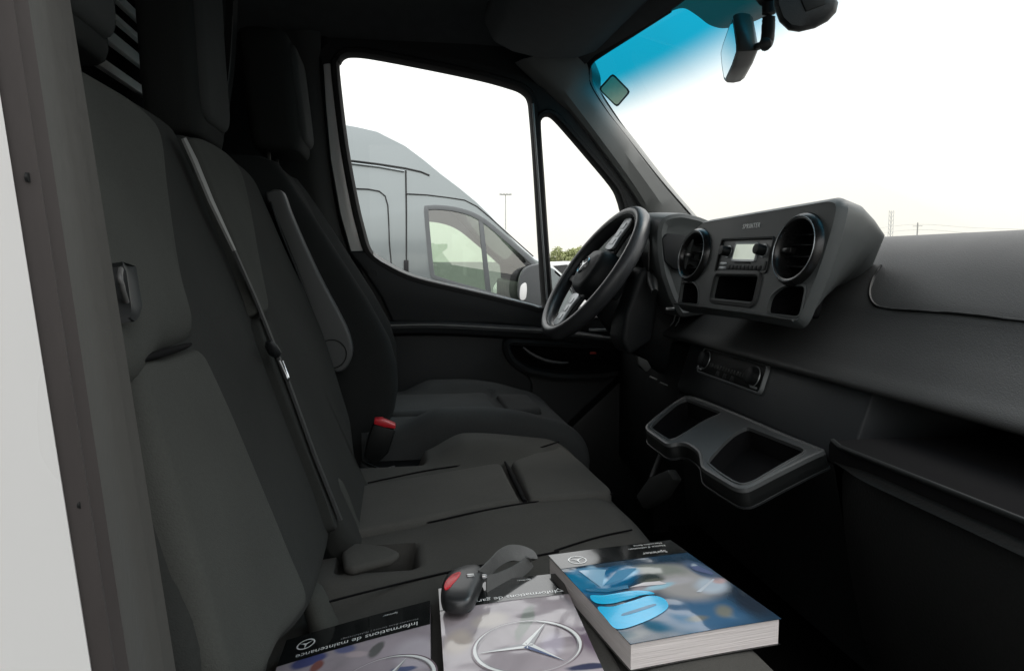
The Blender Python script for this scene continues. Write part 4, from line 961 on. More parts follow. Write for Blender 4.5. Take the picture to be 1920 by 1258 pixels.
for s in (1, -1):
    sp = [(0.050 * s, -0.030), (0.10 * s, -0.024), (0.152 * s, -0.034), (0.152 * s, 0.030), (0.10 * s, 0.022), (0.050 * s, 0.030)]
    prism('spoke', [wp(u, v, -0.012) for u, v in sp], wnn * 0.010, M_dark, whl, b=0.003)
    tr_ = [(q.x, q.y) for q in spline([(0.064 * s, -0.026), (0.10 * s, -0.022), (0.138 * s, -0.027), (0.147 * s, -0.018), (0.148 * s, 0.012), (0.140 * s, 0.022), (0.10 * s, 0.017), (0.066 * s, 0.024)], 4, True)]
    t_ = prism('spoke_trim', [wp(u, v, -0.001) for u, v in tr_], wnn * 0.0075, M_silver, whl, b=0.002)
    for uu in (0.082, 0.104, 0.126):
        b_ = rounded([((uu - 0.008) * s, -0.014), ((uu + 0.008) * s, -0.014), ((uu + 0.008) * s, 0.010), ((uu - 0.008) * s, 0.010)], 0.003, 3)
        prism('spoke_button', [wp(u, v, 0.0055) for u, v in b_], wnn * 0.0025, M_silver, t_, b=0.0008)
for s in (1, -1):
    sp = [(0.012 * s, 0.055), (0.040 * s, 0.050), (0.034 * s, 0.10), (0.030 * s, 0.158), (0.016 * s, 0.158), (0.014 * s, 0.10)]
    prism('spoke', [wp(u, v, -0.010) for u, v in sp], wnn * 0.012, M_dark, whl, b=0.003)
def star_pts(r_out, r_in, rot):
    pts = []
    for k in range(3):
        a = rot + k * 2 * math.pi / 3
        pts.append((math.cos(a) * r_out, math.sin(a) * r_out)); pts.append((math.cos(a + math.pi / 3) * r_in, math.sin(a + math.pi / 3) * r_in))
    return pts
ef = lambda u, v, d: wp(u, v, 0.0305 + d)
em = ring('emblem', circle2(0, 0, 0.021, 0.021, 32), [(-0.0012, 0), (0, 0.0022), (0.0012, 0)], ef, M_chrome, whl)
prism('emblem_star', [ef(u, v, 0.0) for u, v in star_pts(0.0205, 0.0032, math.pi)], wnn * 0.002, M_chrome, em, b=0)

# ================================================================== THE MIRROR, THE SENSOR BOX, THE STICKER
mir = thing('rear_view_mirror', 'small interior rear-view mirror turned towards the driver under the windscreen header', 'mirror', tuple(at_y(1385, 90, 1.15)))
mn = V((-0.945, 0.327, 0.0)).normalized(); mo = V((0.533, 1.1, 1.84))
def mp_(px, py): return on_plane(px, py, tuple(mn), mn.dot(mo))
fo = [mp_(*p) for p in ((1376, 29), (1381, 62), (1384, 84), (1384, 97), (1375, 124), (1361, 154), (1358, 150), (1354, 124), (1352, 100), (1356, 84), (1366, 55))]
fc = sum(fo, V((0, 0, 0))) / len(fo)
def mring(k, d): return [fc + (p - fc) * k - mn * d for p in fo]
loft('mirror_shell', [mring(0.86, -0.0002), mring(0.97, -0.0012), mring(1.03, 0.003), mring(1.05, 0.014), mring(1.01, 0.026), mring(0.90, 0.033), mring(0.55, 0.037)], mat('mirror_plastic', (0.075, 0.075, 0.07), 0.4, spec=0.4, var=0.05), mir, angle=40)
prism('mirror_face', [p + mn * 0.0004 for p in mring(0.88, 0.0)], mn * 0.0012, M_mirror, mir, b=0)
stem = spline([fc - mn * 0.025, at_y(1426, 86, 1.16), at_y(1438, 78, 1.15), at_y(1441, 40, 1.15), at_y(1442, 0, 1.15), at_y(1444, -40, 1.15)], 6)
tube('mirror_stem', stem, [0.006 if i < 8 else 0.0105 for i in range(len(stem))], M_dark, mir, n=10)
foot = [at_y(*p, 1.17) for p in ((1404, -40), (1410, -4), (1424, 14), (1450, 16), (1456, -40))]
prism('mirror_foot', foot, (0, -0.03, 0), M_black, mir, b=0.004)

sen = thing('sensor_housing', 'dark camera housing behind the windscreen beside the mirror', 'sensor housing', tuple(at_y(1510, 10, 1.0)))
so_px = [(1448, -60), (1450, 12), (1461, 42), (1478, 58), (1498, 61), (1528, 54), (1552, 41), (1568, 24), (1572, 6), (1562, -14), (1548, -60)]
def so_ring(y, k): return [at_y(1524 + (px - 1524) * k, -20 + (py + 20) * k, y) for px, py in so_px]
loft('housing_shell', [so_ring(0.955, 0.55), so_ring(0.958, 0.86), so_ring(0.966, 0.96), so_ring(0.985, 1.0), so_ring(1.03, 0.985), so_ring(1.07, 0.93), so_ring(1.09, 0.80)], M_dark, sen, angle=50)
lens = [at_y(*q, 0.953) for q in ((1490, -30), (1546, -30), (1549, 8), (1512, 22))]
prism('housing_panel', lens, (0, 0.006, 0), M_black, sen, b=0.001)

# dotted ceramic patch round the mirror foot, printed on the pane
fm = bpy.data.materials.new('ceramic_dots'); fm.use_nodes = True
nt = fm.node_tree; nt.nodes.clear()
o_ = nt.nodes.new('ShaderNodeOutputMaterial'); tr = nt.nodes.new('ShaderNodeBsdfTransparent'); df = nt.nodes.new('ShaderNodeBsdfDiffuse')
tr.inputs[0].default_value = (0.9, 0.55, 0.45, 1)
df.inputs[0].default_value = (0.10, 0.11, 0.11, 1); mi = nt.nodes.new('ShaderNodeMixShader'); mi.inputs[0].default_value = 0.80
nt.links.new(tr.outputs[0], mi.inputs[1]); nt.links.new(df.outputs[0], mi.inputs[2]); nt.links.new(mi.outputs[0], o_.inputs[0])
dp = spline([on_ws(*p) for p in ((1250, 22), (1275, 17), (1290, 18), (1312, 32), (1332, 47), (1356, 54), (1385, 50), (1420, 40), (1460, 22), (1560, 0), (1600, -30), (1560, -60), (1420, -60), (1300, -40))], 4, True)
mk('dotted_band', [p + V((-0.003, 0, 0)) for p in dp], [list(range(len(dp)))], fm, cab, smooth=False)

stk = thing('windscreen_sticker', 'square inspection sticker with a dark green edge on the windscreen corner', 'sticker', tuple(on_ws(1157, 167)))
sq = [on_ws(*p) for p in ((1154, 134), (1188, 169), (1162, 199), (1127, 164))]
sq2 = []
for i in range(4):
    a, b, c = sq[i - 1], sq[i], sq[(i + 1) % 4]
    for t in (0, 0.5, 1):
        sq2.append((b + (a - b) * 0.14) * (1 - t) ** 2 + b * 2 * t * (1 - t) + (b + (c - b) * 0.14) * t * t)
sc_ = sum(sq2, V((0, 0, 0))) / len(sq2)
sheet('sticker_edge', [[p + V((-0.0072, 0, -0.0048)), sc_ + (p - sc_) * 0.87 + V((-0.0072, 0, -0.0048))] for p in sq2 + sq2[:1]], mat('sticker_green', (0.015, 0.045, 0.045), 0.5), stk, 0.0006, (-0.8, 0, -0.5))
M_stk = mat('sticker_paper', (0.62, 0.62, 0.46), 0.6, var=0.25, vscale=45, detail=5, stretch=(1, 1, 3))
_nt = M_stk.node_tree; _tl = _nt.nodes.new('ShaderNodeBsdfTranslucent'); _tl.inputs[0].default_value = (0.60, 0.62, 0.52, 1); _mx = _nt.nodes.new('ShaderNodeMixShader'); _mx.inputs[0].default_value = 0.75
_nt.links.new(_nt.nodes['Principled BSDF'].outputs[0], _mx.inputs[1]); _nt.links.new(_tl.outputs[0], _mx.inputs[2]); _nt.links.new(_mx.outputs[0], _nt.nodes['Material Output'].inputs[0])
prism('sticker_print', [sc_ + (p - sc_) * 0.86 + V((-0.0075, 0, -0.005)) for p in sq2], (-0.0006, 0, -0.0004), M_stk, stk, b=0)

# ================================================================== BOOKLETS, MANUAL, KEY ON THE SEAT
PADZ = SEAT_Z - 0.003 + 0.013 + 0.0015
def photo_cover(name, base, scale, org, blobs, rough=0.12):
    """a glossy printed photograph: soft-edged patches of ink over a mottled ground, placed in the cover's own axes"""
    def make(O, A, B, uvf):
        m = bpy.data.materials.new(name); m.use_nodes = True; nt = m.node_tree; b = nt.nodes['Principled BSDF']; nn = nt.nodes.new; lk = nt.links.new
        b.inputs['Roughness'].default_value = rough; b.inputs['Coat Weight'].default_value = 0.35; b.inputs['Coat Roughness'].default_value = 0.05
        t = nn('ShaderNodeTexCoord')
        nz = nn('ShaderNodeTexNoise'); nz.inputs['Scale'].default_value = 30; nz.inputs['Detail'].default_value = 3; lk(t.outputs['Object'], nz.inputs['Vector'])
        nsb = nn('ShaderNodeVectorMath'); nsb.operation = 'SUBTRACT'; nsb.inputs[1].default_value = (0.5, 0.5, 0.5); lk(nz.outputs['Color'], nsb.inputs[0])
        nsc = nn('ShaderNodeVectorMath'); nsc.operation = 'SCALE'; nsc.inputs['Scale'].default_value = 0.009; lk(nsb.outputs[0], nsc.inputs[0])
        ad = nn('ShaderNodeVectorMath'); ad.operation = 'ADD'; lk(t.outputs['Object'], ad.inputs[0]); lk(nsc.outputs[0], ad.inputs[1])
        n1 = nn('ShaderNodeTexNoise'); n1.inputs['Scale'].default_value = scale; n1.inputs['Detail'].default_value = 4; n1.inputs['Distortion'].default_value = 1.0; lk(t.outputs['Object'], n1.inputs['Vector'])
        r1 = nn('ShaderNodeMapRange'); r1.inputs['From Min'].default_value = 0.3; r1.inputs['From Max'].default_value = 0.7; r1.inputs['To Min'].default_value = 0.75; r1.inputs['To Max'].default_value = 1.2; lk(n1.outputs[0], r1.inputs['Value'])
        s0 = nn('ShaderNodeVectorMath'); s0.operation = 'SCALE'; s0.inputs[0].default_value = base; lk(r1.outputs[0], s0.inputs['Scale']); cur = s0.outputs[0]
        for c, p1, p2, colr, soft in blobs:
            f_ = lambda p: V(uvf(org[0] + p[0] / org[2], org[1] + p[1] / org[2]))
            c0 = f_(c); a1 = f_(p1) - c0; a2 = f_(p2) - c0
            det = a1.x * a2.y - a1.y * a2.x
            r_s = V((a2.y, -a2.x)) / det; r_t = V((-a1.y, a1.x)) / det
            outs = []
            for rr in (r_s, r_t):
                d = nn('ShaderNodeVectorMath'); d.operation = 'DOT_PRODUCT'; d.inputs[1].default_value = tuple(A * rr.x + B * rr.y); lk(ad.outputs[0], d.inputs[0])
                k = nn('ShaderNodeMath'); k.operation = 'SUBTRACT'; k.inputs[1].default_value = c0.x * rr.x + c0.y * rr.y; lk(d.outputs['Value'], k.inputs[0]); outs.append(k)
            cmb = nn('ShaderNodeCombineXYZ'); lk(outs[0].outputs[0], cmb.inputs[0]); lk(outs[1].outputs[0], cmb.inputs[1])
            ln_ = nn('ShaderNodeVectorMath'); ln_.operation = 'LENGTH'; lk(cmb.outputs[0], ln_.inputs[0])
            mr = nn('ShaderNodeMapRange'); mr.interpolation_type = 'SMOOTHSTEP'; mr.inputs['From Min'].default_value = 1.0 + soft * 0.25; mr.inputs['From Max'].default_value = 1.0 - soft * 0.7; lk(ln_.outputs['Value'], mr.inputs['Value'])
            mxn = nn('ShaderNodeMix'); mxn.data_type = 'RGBA'; mxn.inputs[7].default_value = (*colr, 1); lk(mr.outputs[0], mxn.inputs[0]); lk(cur, mxn.inputs[6]); cur = mxn.outputs[2]
        lk(cur, b.inputs['Base Color'])
        w_ = nn('ShaderNodeTexNoise'); w_.inputs['Scale'].default_value = 9; lk(t.outputs['Object'], w_.inputs['Vector'])
        bp = nn('ShaderNodeBump'); bp.inputs['Strength'].default_value = 0.5; bp.inputs['Distance'].default_value = 0.02; lk(w_.outputs[0], bp.inputs['Height'])
        lk(bp.outputs[0], b.inputs['Coat Normal']); lk(bp.outputs[0], b.inputs['Normal'])
        return m
    return make
def gloss_ink(name, c, rough=0.15):
    m = mat(name, c, rough, coat=0.6, var=0.03, vscale=30)
    return m
M_ink_w = gloss_ink('ink_white', (0.72, 0.73, 0.72)); M_ink_k = gloss_ink('ink_black', (0.010, 0.011, 0.011), 0.10)
M_ink_g = gloss_ink('ink_grey', (0.28, 0.28, 0.29)); M_ink_m = gloss_ink('ink_mauve', (0.16, 0.12, 0.14)); M_ink_s = gloss_ink('ink_silver', (0.62, 0.60, 0.62))
M_ink_b = gloss_ink('ink_blue', (0.10, 0.13, 0.24)); M_ink_c = gloss_ink('ink_cyan', (0.0, 0.42, 0.72)); M_ink_c2 = gloss_ink('ink_deep_cyan', (0.005, 0.14, 0.27)); M_ink_p = gloss_ink('ink_pale_blue', (0.28, 0.50, 0.66))
M_ink_n = gloss_ink('ink_navy', (0.010, 0.020, 0.035)); M_ink_s2 = gloss_ink('ink_warm_grey', (0.22, 0.23, 0.22)); M_ink_t = gloss_ink('ink_taupe', (0.13, 0.14, 0.125)); M_ink_p2 = gloss_ink('ink_ice', (0.50, 0.56, 0.62)); M_ink_r = gloss_ink('ink_rose', (0.42, 0.33, 0.34))
M_paper = mat('page_edges', (0.70, 0.655, 0.64), 0.85, var=0.10, vscale=900, stretch=(0.02, 0.02, 1), bump=0.3, bscale=600)

def book(name, label, top_mid, A, B, wd, ht, th, cov, group=None):
    """lies upside down to the reader outside the door: A reading right, B reading up; returns the frame of its cover"""
    A = V(A).normalized(); B = V(B); B = (B - A * B.dot(A)).normalized(); Nn = A.cross(B)
    O = V(top_mid) + B * (ht / 2) - Nn * th
    root = thing(name, label, 'booklet' if th < 0.015 else 'manual', tuple(O), group)
    P = lambda u, v, d: O + A * u + B * v + Nn * d
    nu, nv = 10, 12
    def bend(u, v): return 0.0012 * (math.cos(u / wd * 3.0)) * (1 if th < 0.015 else 0.5) + (0.004 * smooth01((v / ht - 0.35) / 0.15) * smooth01((u / wd) * 2) if th < 0.015 else 0)
    ct = 0.0006
    def slab(nm, z0, z1, mw, mh, m, du=0):
        top = [[P(-wd / 2 + mw + du + (wd - 2 * mw) * i / nu, -ht / 2 + mh + (ht - 2 * mh) * j / nv, z1 + bend(-wd / 2 + wd * i / nu, -ht / 2 + ht * j / nv)) for j in range(nv + 1)] for i in range(nu + 1)]
        return sheet(nm, top, m, root, z1 - z0, tuple(-Nn), angle=40)
    slab('back_cover', 0.0, ct, 0, 0, M_ink_k)
    slab('page_block', ct + 0.0003, th - ct - 0.0003, 0.0015, 0.0015, M_paper, 0.0)
    cov = cov(O, A, B, lambda px, py: (lambda q: (q.dot(A), q.dot(B)))(on_plane(px, py, tuple(Nn), Nn.dot(O + Nn * th)) - O))
    c = slab('front_cover', th - ct, th, 0, 0, cov)
    pf = lambda u, v, d=0.0: P(u, v, th + 0.0003 + d + bend(u, v))
    def uv(px, py): q = on_plane(px, py, tuple(Nn), Nn.dot(O + Nn * th)) - O; return (q.dot(A), q.dot(B))
    pf.uv = uv
    return root, c, pf, A, B
def print_poly(name, pts, pf, m, parent, d=0.0, fill=None):
    """flat print following the cover: a fan triangulated polygon"""
    tri = tessellate_polygon([[V((u, v, 0)) for u, v in pts]])
    return mk(name, [pf(u, v, d) for u, v in pts], [tuple(t) for t in tri], m, parent, smooth=False)
def print_band(name, u0, u1, v0, v1, pf, m, parent, d=0.0, nu=12, nv=3):
    g_ = [[pf(u0 + (u1 - u0) * i / nu, v0 + (v1 - v0) * j / nv, d) for j in range(nv + 1)] for i in range(nu + 1)]
    return sheet(name, g_, m, parent)
def print_text(name, s, size, u, v, pf, A, B, m, parent, align='LEFT', d=0.0004, space=1.0):
    cu = bpy.data.curves.new(name, 'FONT'); cu.body = s; cu.size = size; cu.align_x = align; cu.align_y = 'CENTER'; cu.space_character = space; cu.resolution_u = 3
    o = bpy.data.objects.new(name + '_source', cu); col.objects.link(o)
    me = bpy.data.meshes.new_from_object(o.evaluated_get(bpy.context.evaluated_depsgraph_get()))
    vv = [pf(u + q.co.x, v + q.co.y, d) for q in me.vertices]; ff = [list(p.vertices) for p in me.polygons]
    bpy.data.objects.remove(o); bpy.data.curves.remove(cu); bpy.data.meshes.remove(me)
    return mk(name, vv, ff, m, parent, smooth=False)
def print_star(name, u, v, r, wd_, pf, m, parent, rot, d=0.0004, ry=1.0):
    v_ = []; f_ = []; n_ = 40
    for i in range(n_):
        a = i * 2 * math.pi / n_
        v_ += [pf(u + math.cos(a) * r, v + math.sin(a) * r * ry, d), pf(u + math.cos(a) * (r - wd_), v + math.sin(a) * (r - wd_) * ry, d)]
    for i in range(n_): j = (i + 1) % n_; f_.append((2 * i, 2 * j, 2 * j + 1, 2 * i + 1))
    k0 = len(v_); sp = star_pts(r - wd_ * 0.4, r * 0.13, rot); v_ += [pf(u + a, v + b * ry, d) for a, b in sp] + [pf(u, v, d)]
    for i in range(6): f_.append((k0 + i, k0 + (i + 1) % 6, k0 + 6))
    return mk(name, v_, f_, m, parent, smooth=False)

K1, K2, K3 = (520, 1100, 5.647), (810, 1010, 5.073), (1030, 990, 4.364)
M_cov1 = photo_cover('mauve_print', (0.34, 0.30, 0.33), 10, K1, [
    ((1500, 700), (1800, 640), (1560, 900), (0.46, 0.42, 0.46), 0.6), ((330, 790), (540, 720), (350, 850), (0.07, 0.08, 0.20), 0.4), ((420, 850), (500, 790), (450, 890), (0.22, 0.09, 0.08), 0.6),
    ((1060, 670), (1130, 580), (1110, 690), (0.12, 0.12, 0.12), 0.5),
    ((720, 660), (860, 640), (730, 710), (0.14, 0.15, 0.28), 0.6), ((850, 720), (1000, 700), (860, 760), (0.45, 0.38, 0.40), 0.7), ((1350, 870), (1500, 850), (1360, 900), (0.10, 0.12, 0.22), 0.5)])
M_cov2 = photo_cover('mauve_print_pale', (0.36, 0.32, 0.34), 9, K2, [
    ((1500, 900), (1720, 1150), (1330, 960), (0.15, 0.11, 0.15), 0.7), ((1330, 720), (1420, 860), (1230, 760), (0.40, 0.36, 0.38), 0.7), ((1500, 1215), (1720, 1190), (1500, 1250), (0.05, 0.055, 0.10), 0.5),
    ((250, 980), (400, 900), (300, 1100), (0.46, 0.40, 0.36), 0.8), ((890, 800), (960, 620), (960, 810), (0.20, 0.22, 0.20), 0.5), 
    ((560, 780), (760, 740), (580, 860), (0.46, 0.41, 0.38), 0.8), ((1150, 1000), (1280, 940), (1180, 1120), (0.42, 0.38, 0.44), 0.8), ])
M_cov3 = photo_cover('navy_print', (0.018, 0.042, 0.072), 11, K3, [
    ((1250, 700), (1750, 760), (1150, 900), (0.045, 0.115, 0.21), 0.9), ((1650, 600), (1850, 740), (1560, 680), (0.020, 0.03, 0.045), 0.8),
    ((1100, 440), (1480, 500), (1060, 600), (0.33, 0.33, 0.33), 0.6), ((900, 340), (1160, 350), (900, 290), (0.20, 0.22, 0.20), 0.7), ((820, 410), (950, 400), (800, 360), (0.035, 0.05, 0.05), 0.7), ((860, 440), (960, 430), (860, 400), (0.11, 0.12, 0.10), 0.7),
    ((1330, 470), (1490, 500), (1290, 540), (0.42, 0.50, 0.58), 0.8), ((1030, 440), (1200, 420), (1040, 400), (0.40, 0.40, 0.42), 0.8), ((780, 500), (900, 490), (800, 545), (0.26, 0.24, 0.26), 0.7),
    ((900, 480), (1040, 450), (910, 505), (0.30, 0.50, 0.60), 0.7), ((1390, 430), (1460, 430), (1400, 460), (0.48, 0.36, 0.36), 0.8), ((1240, 340), (1420, 410), (1220, 390), (0.07, 0.11, 0.18), 0.7), ((1190, 320), (1230, 340), (1180, 345), (0.30, 0.36, 0.42), 0.7),
    ((1430, 680), (1520, 700), (1420, 740), (0.16, 0.17, 0.15), 0.9), ((1220, 740), (1320, 725), (1230, 770), (0.13, 0.145, 0.135), 0.9), ((640, 890), (860, 830), (680, 930), (0.10, 0.12, 0.13), 0.9),
    ((480, 430), (760, 360), (470, 560), (0.005, 0.12, 0.26), 0.6), ((250, 430), (470, 400), (280, 520), (0.01, 0.16, 0.30), 0.5), ((390, 400), (430, 500), (300, 370), (0.30, 0.52, 0.70), 0.7), ((600, 400), (740, 340), (560, 380), (0.16, 0.40, 0.60), 0.7),
    ((300, 350), (470, 335), (310, 375), (0.10, 0.26, 0.42), 0.7)], rough=0.10)

def star_print(pf, c, u, v, r, ry=0.92):
    """the big chrome star photographed on the booklet covers"""
    n_ = 56
    for nm, r0, r1, m, d in (('print_ring', r, r * 0.955, M_ink_m, 0.0003), ('print_ring', r * 0.965, r * 0.90, M_ink_w, 0.0005), ('print_ring', r * 0.905, r * 0.885, M_ink_g, 0.0006)):
        v_ = []; f_ = []
        for i in range(n_):
            a = i * 2 * math.pi / n_; w_ = 0.6 + 0.5 * math.sin(a * 2 + 0.7)
            v_ += [pf(u + math.cos(a) * r0, v + math.sin(a) * r0 * ry, d), pf(u + math.cos(a) * (r0 + (r1 - r0) * w_), v + math.sin(a) * (r0 + (r1 - r0) * w_) * ry, d)]
        for i in range(n_): j = (i + 1) % n_; f_.append((2 * i, 2 * j, 2 * j + 1, 2 * i + 1))
        mk(nm, v_, f_, m, c, smooth=False)
    for a_deg in (2, 128, 240):
        a = R(a_deg); tip = (u + math.cos(a) * r * 0.91, v + math.sin(a) * r * 0.91 * ry)
        q = 0.10 * r
        l_ = (u + math.cos(a + math.pi / 2) * q, v + math.sin(a + math.pi / 2) * q * ry); r_ = (u - math.cos(a + math.pi / 2) * q, v - math.sin(a + math.pi / 2) * q * ry)
        print_poly('print_star_arm', [(u, v), l_, tip], pf, M_ink_w, c, 0.0007)
        print_poly('print_star_arm', [(u, v), tip, r_], pf, M_ink_g if a_deg != 128 else M_ink_b, c, 0.0007)

# booklet with the maintenance title
bw, bh = 0.152, 0.212
ang = 23
b1, c1, pf1, A1, B1 = book('maintenance_booklet', 'glossy mauve booklet nearest the backrest with a white maintenance title on black', (-0.041, 0.7615, 1.1275), (-0.148, 0.007, -0.035), (0.012, -1, 0.0), bw, bh, 0.005, M_cov1)
print_band('print_band', -bw / 2, bw / 2, -bh / 2, -bh / 2 + 0.050, pf1, M_ink_k, c1, 0.0001)
print_star('print_emblem', bw / 2 - 0.024, -bh / 2 + 0.022, 0.0095, 0.0016, pf1, M_ink_w, c1, math.pi / 2)
print_text('print_title', 'Informations de maintenance', 0.0105, -bw / 2 + 0.012, -bh / 2 + 0.042, pf1, A1, B1, M_ink_w, c1)
print_text('print_subtitle', 'Mercedes-Benz Service | Nutzfahrzeuge', 0.0042, -bw / 2 + 0.012, -bh / 2 + 0.0335, pf1, A1, B1, M_ink_g, c1, space=1.15)
print_text('print_edition', 'Sprinter', 0.0048, -bw / 2 + 0.034, -bh / 2 + 0.0085, pf1, A1, B1, M_ink_w, c1)
star_print(pf1, c1, *pf1.uv(716, 1288), 0.050)

# second booklet under the key
bw2 = 0.136
ang2 = 15.5
b2, c2_, pf2, A2, B2 = book('warranty_booklet', 'glossy mauve booklet under the car key with a large star on its cover', (0.1115, 0.792, 1.1462), (-0.129, 0.004, -0.010), (0.02, -1, 0.0), bw2, bh, 0.005, M_cov2)
print_band('print_band', -bw2 / 2, bw2 / 2, -bh / 2, -bh / 2 + 0.052, pf2, M_ink_k, c2_, 0.0001)
print_text('print_title', 'Informations de garantie', 0.0105, -bw2 / 2 + 0.012, -bh / 2 + 0.044, pf2, A2, B2, M_ink_w, c2_)
print_text('print_edition', 'Sprinter', 0.0048, -bw2 / 2 + 0.034, -bh / 2 + 0.0085, pf2, A2, B2, M_ink_w, c2_)
print_poly('print_mark', [(-bw2 / 2 + 0.004, -bh / 2 + 0.046), (-bw2 / 2 + 0.0095, -bh / 2 + 0.037), (-bw2 / 2 + 0.0145, -bh / 2 + 0.046)], pf2, M_ink_w, c2_, 0.0004)
print_poly('print_mark', [(-bw2 / 2 + 0.0062, -bh / 2 + 0.0448), (-bw2 / 2 + 0.0095, -bh / 2 + 0.0395), (-bw2 / 2 + 0.0125, -bh / 2 + 0.0448)], pf2, M_ink_k, c2_, 0.0006)
star_print(pf2, c2_, *pf2.uv(989, 1213), 0.052)

# thick manual
mw, mh_ = 0.157, 0.208
ang3 = 8.5
a3 = R(8.5); Bm = V((math.sin(a3), -math.cos(a3), 0))
b3, c3_, pf3, A3, B3 = book('owner_manual', 'thick manual with pale page edges and a blue cover at the seat edge', V((0.263, 0.717, PADZ + 0.026)) - Bm * (mh_ / 2), (-math.cos(a3), -math.sin(a3), 0), Bm, mw, mh_, 0.026, M_cov3)
hu, hv = mw / 2, mh_ / 2
print_band('print_band', -hu, hu, -hv, -hv + 0.040, pf3, M_ink_k, c3_, 0.00005)
print_star('print_emblem', hu - 0.026, -hv + 0.024, 0.0105, 0.0014, pf3, M_ink_w, c3_, math.pi / 2)
print_text('print_title', 'Sprinter', 0.0095, -hu + 0.022, -hv + 0.0305, pf3, A3, B3, M_ink_w, c3_)
print_text('print_subtitle', 'Notice d\u2019utilisation', 0.0062, -hu + 0.015, -hv + 0.014, pf3, A3, B3, M_ink_w, c3_)
print_text('print_edition', 'Mercedes-Benz', 0.0060, -hu + 0.015, -hv + 0.006, pf3, A3, B3, M_ink_w, c3_)
# the printed photograph: blue lamp shapes, a silver disc and pale streaks
def c5(*pts, n=5): return [tuple(q)[:2] for q in spline([pf3.uv(1030 + x / 4.364, 990 + y / 4.364) for x, y in pts], n, True)]
def c5s(*pts): return [pf3.uv(1030 + x / 4.364, 990 + y / 4.364) for x, y in pts]
print_poly('print_shape', c5((335, 555), (460, 552), (660, 520), (800, 520), (860, 545), (760, 555), (640, 590), (500, 622), (380, 615)), pf3, M_ink_c, c3_, 0.0003)
print_poly('print_shape', c5((395, 650), (520, 645), (680, 600), (820, 560), (920, 575), (968, 620), (960, 670), (850, 740), (700, 800), (590, 828), (525, 815), (460, 740)), pf3, M_ink_c, c3_, 0.00032)
print_poly('print_shape', c5((600, 705), (740, 660), (850, 628), (872, 640), (760, 680), (610, 722), n=3), pf3, M_ink_c2, c3_, 0.00042)

print_poly('print_shape', c5s((240, 352), (340, 342), (462, 346), (428, 494), (372, 452)), pf3, gloss_ink('ink_soft_blue', (0.22, 0.42, 0.58)), c3_, 0.00030)
print_poly('print_shape', c5s((715, 332), (560, 352), (440, 478), (600, 430)), pf3, gloss_ink('ink_mid_blue', (0.07, 0.26, 0.44)), c3_, 0.00031)
print_poly('print_shape', c5s((310, 520), (470, 530), (650, 498), (640, 470), (470, 498), (300, 500)), pf3, M_ink_c2, c3_, 0.00032)
print_poly('print_shape', c5s((655, 492), (770, 452), (900, 440), (960, 462), (900, 470), (760, 480)), pf3, M_ink_s, c3_, 0.00033)
print_poly('print_shape', c5s((1200, 530), (1340, 418), (1352, 424), (1240, 530)), pf3, M_ink_p2, c3_, 0.00033)
print_poly('print_shape', c5s((1150, 318), (1215, 312), (1345, 372), (1330, 384), (1190, 352)), pf3, M_ink_b, c3_, 0.00033)

# key with its leather loop, across the two booklets
KZ = PADZ + 0.0095
key = thing('car_key', 'black car key with a red panic button and leather loop on the booklets', 'car key', tuple(at_z(868, 1112, KZ)))
ko = spline([at_z(*p, KZ) for p in ((836, 1152), (827, 1140), (829, 1118), (842, 1096), (866, 1084), (890, 1080), (904, 1086), (906, 1100), (896, 1128), (884, 1150), (862, 1156))], 4, True)
kc = sum(ko, V((0, 0, 0))) / len(ko)
kr = lambda k, d: [kc + (p - kc) * k + V((0, 0, d)) for p in ko]
loft('key_body', [kr(0.86, 0.0), kr(0.97, 0.002), kr(1.0, 0.006), kr(1.0, 0.010), kr(0.96, 0.0145), kr(0.84, 0.0168), kr(0.4, 0.0175)], mat('key_shell', (0.022, 0.023, 0.024), 0.35, var=0.06, vscale=40), key, angle=50)
ro = [at_z(*p, KZ + 0.0155) for p in ((832, 1106), (836, 1092), (848, 1080), (862, 1075), (863, 1081), (852, 1095), (840, 1107))]
prism('panic_button', spline(ro, 4, True), (0, 0, 0.0025), M_red, key, b=0.0006)
loop = spline([at_z(*p, KZ + h) for p, h in (((900, 1082), 0.010), ((918, 1064), 0.014), ((936, 1046), 0.018), ((956, 1036), 0.019), ((976, 1037), 0.016), ((993, 1045), 0.011), ((990, 1056), 0.006), ((966, 1074), 0.003), ((936, 1088), 0.003), ((912, 1094), 0.006))], 6)
rings = []
for i, p in enumerate(loop):
    t = (loop[min(i + 1, len(loop) - 1)] - loop[max(i - 1, 0)]).normalized()
    s_ = V((0.35, 0.45, 0.82)); s_ = (s_ - t * s_.dot(t)).normalized(); n_ = t.cross(s_)
    hw = 0.0088
    rings.append([p + s_ * hw + n_ * 0.0008, p + s_ * hw - n_ * 0.0008, p - s_ * hw - n_ * 0.0008, p - s_ * hw + n_ * 0.0008])
loft('leather_loop', rings, mat('loop_leather', (0.105, 0.107, 0.105), 0.5, var=0.1, vscale=80, bump=0.3, bscale=700), key, angle=50)
k0 = at_z(908, 1080, KZ + 0.016)
box('key_ring', k0 - V((0.003, 0.002, 0.002)), k0 + V((0.003, 0.002, 0.002)), M_chrome, key, b=0.0012)
p0 = at_z(882, 1078, KZ + 0.018); box('key_release', p0 - V((0.004, 0.003, 0.001)), p0 + V((0.004, 0.003, 0.001)), M_chrome, key, b=0.0008)

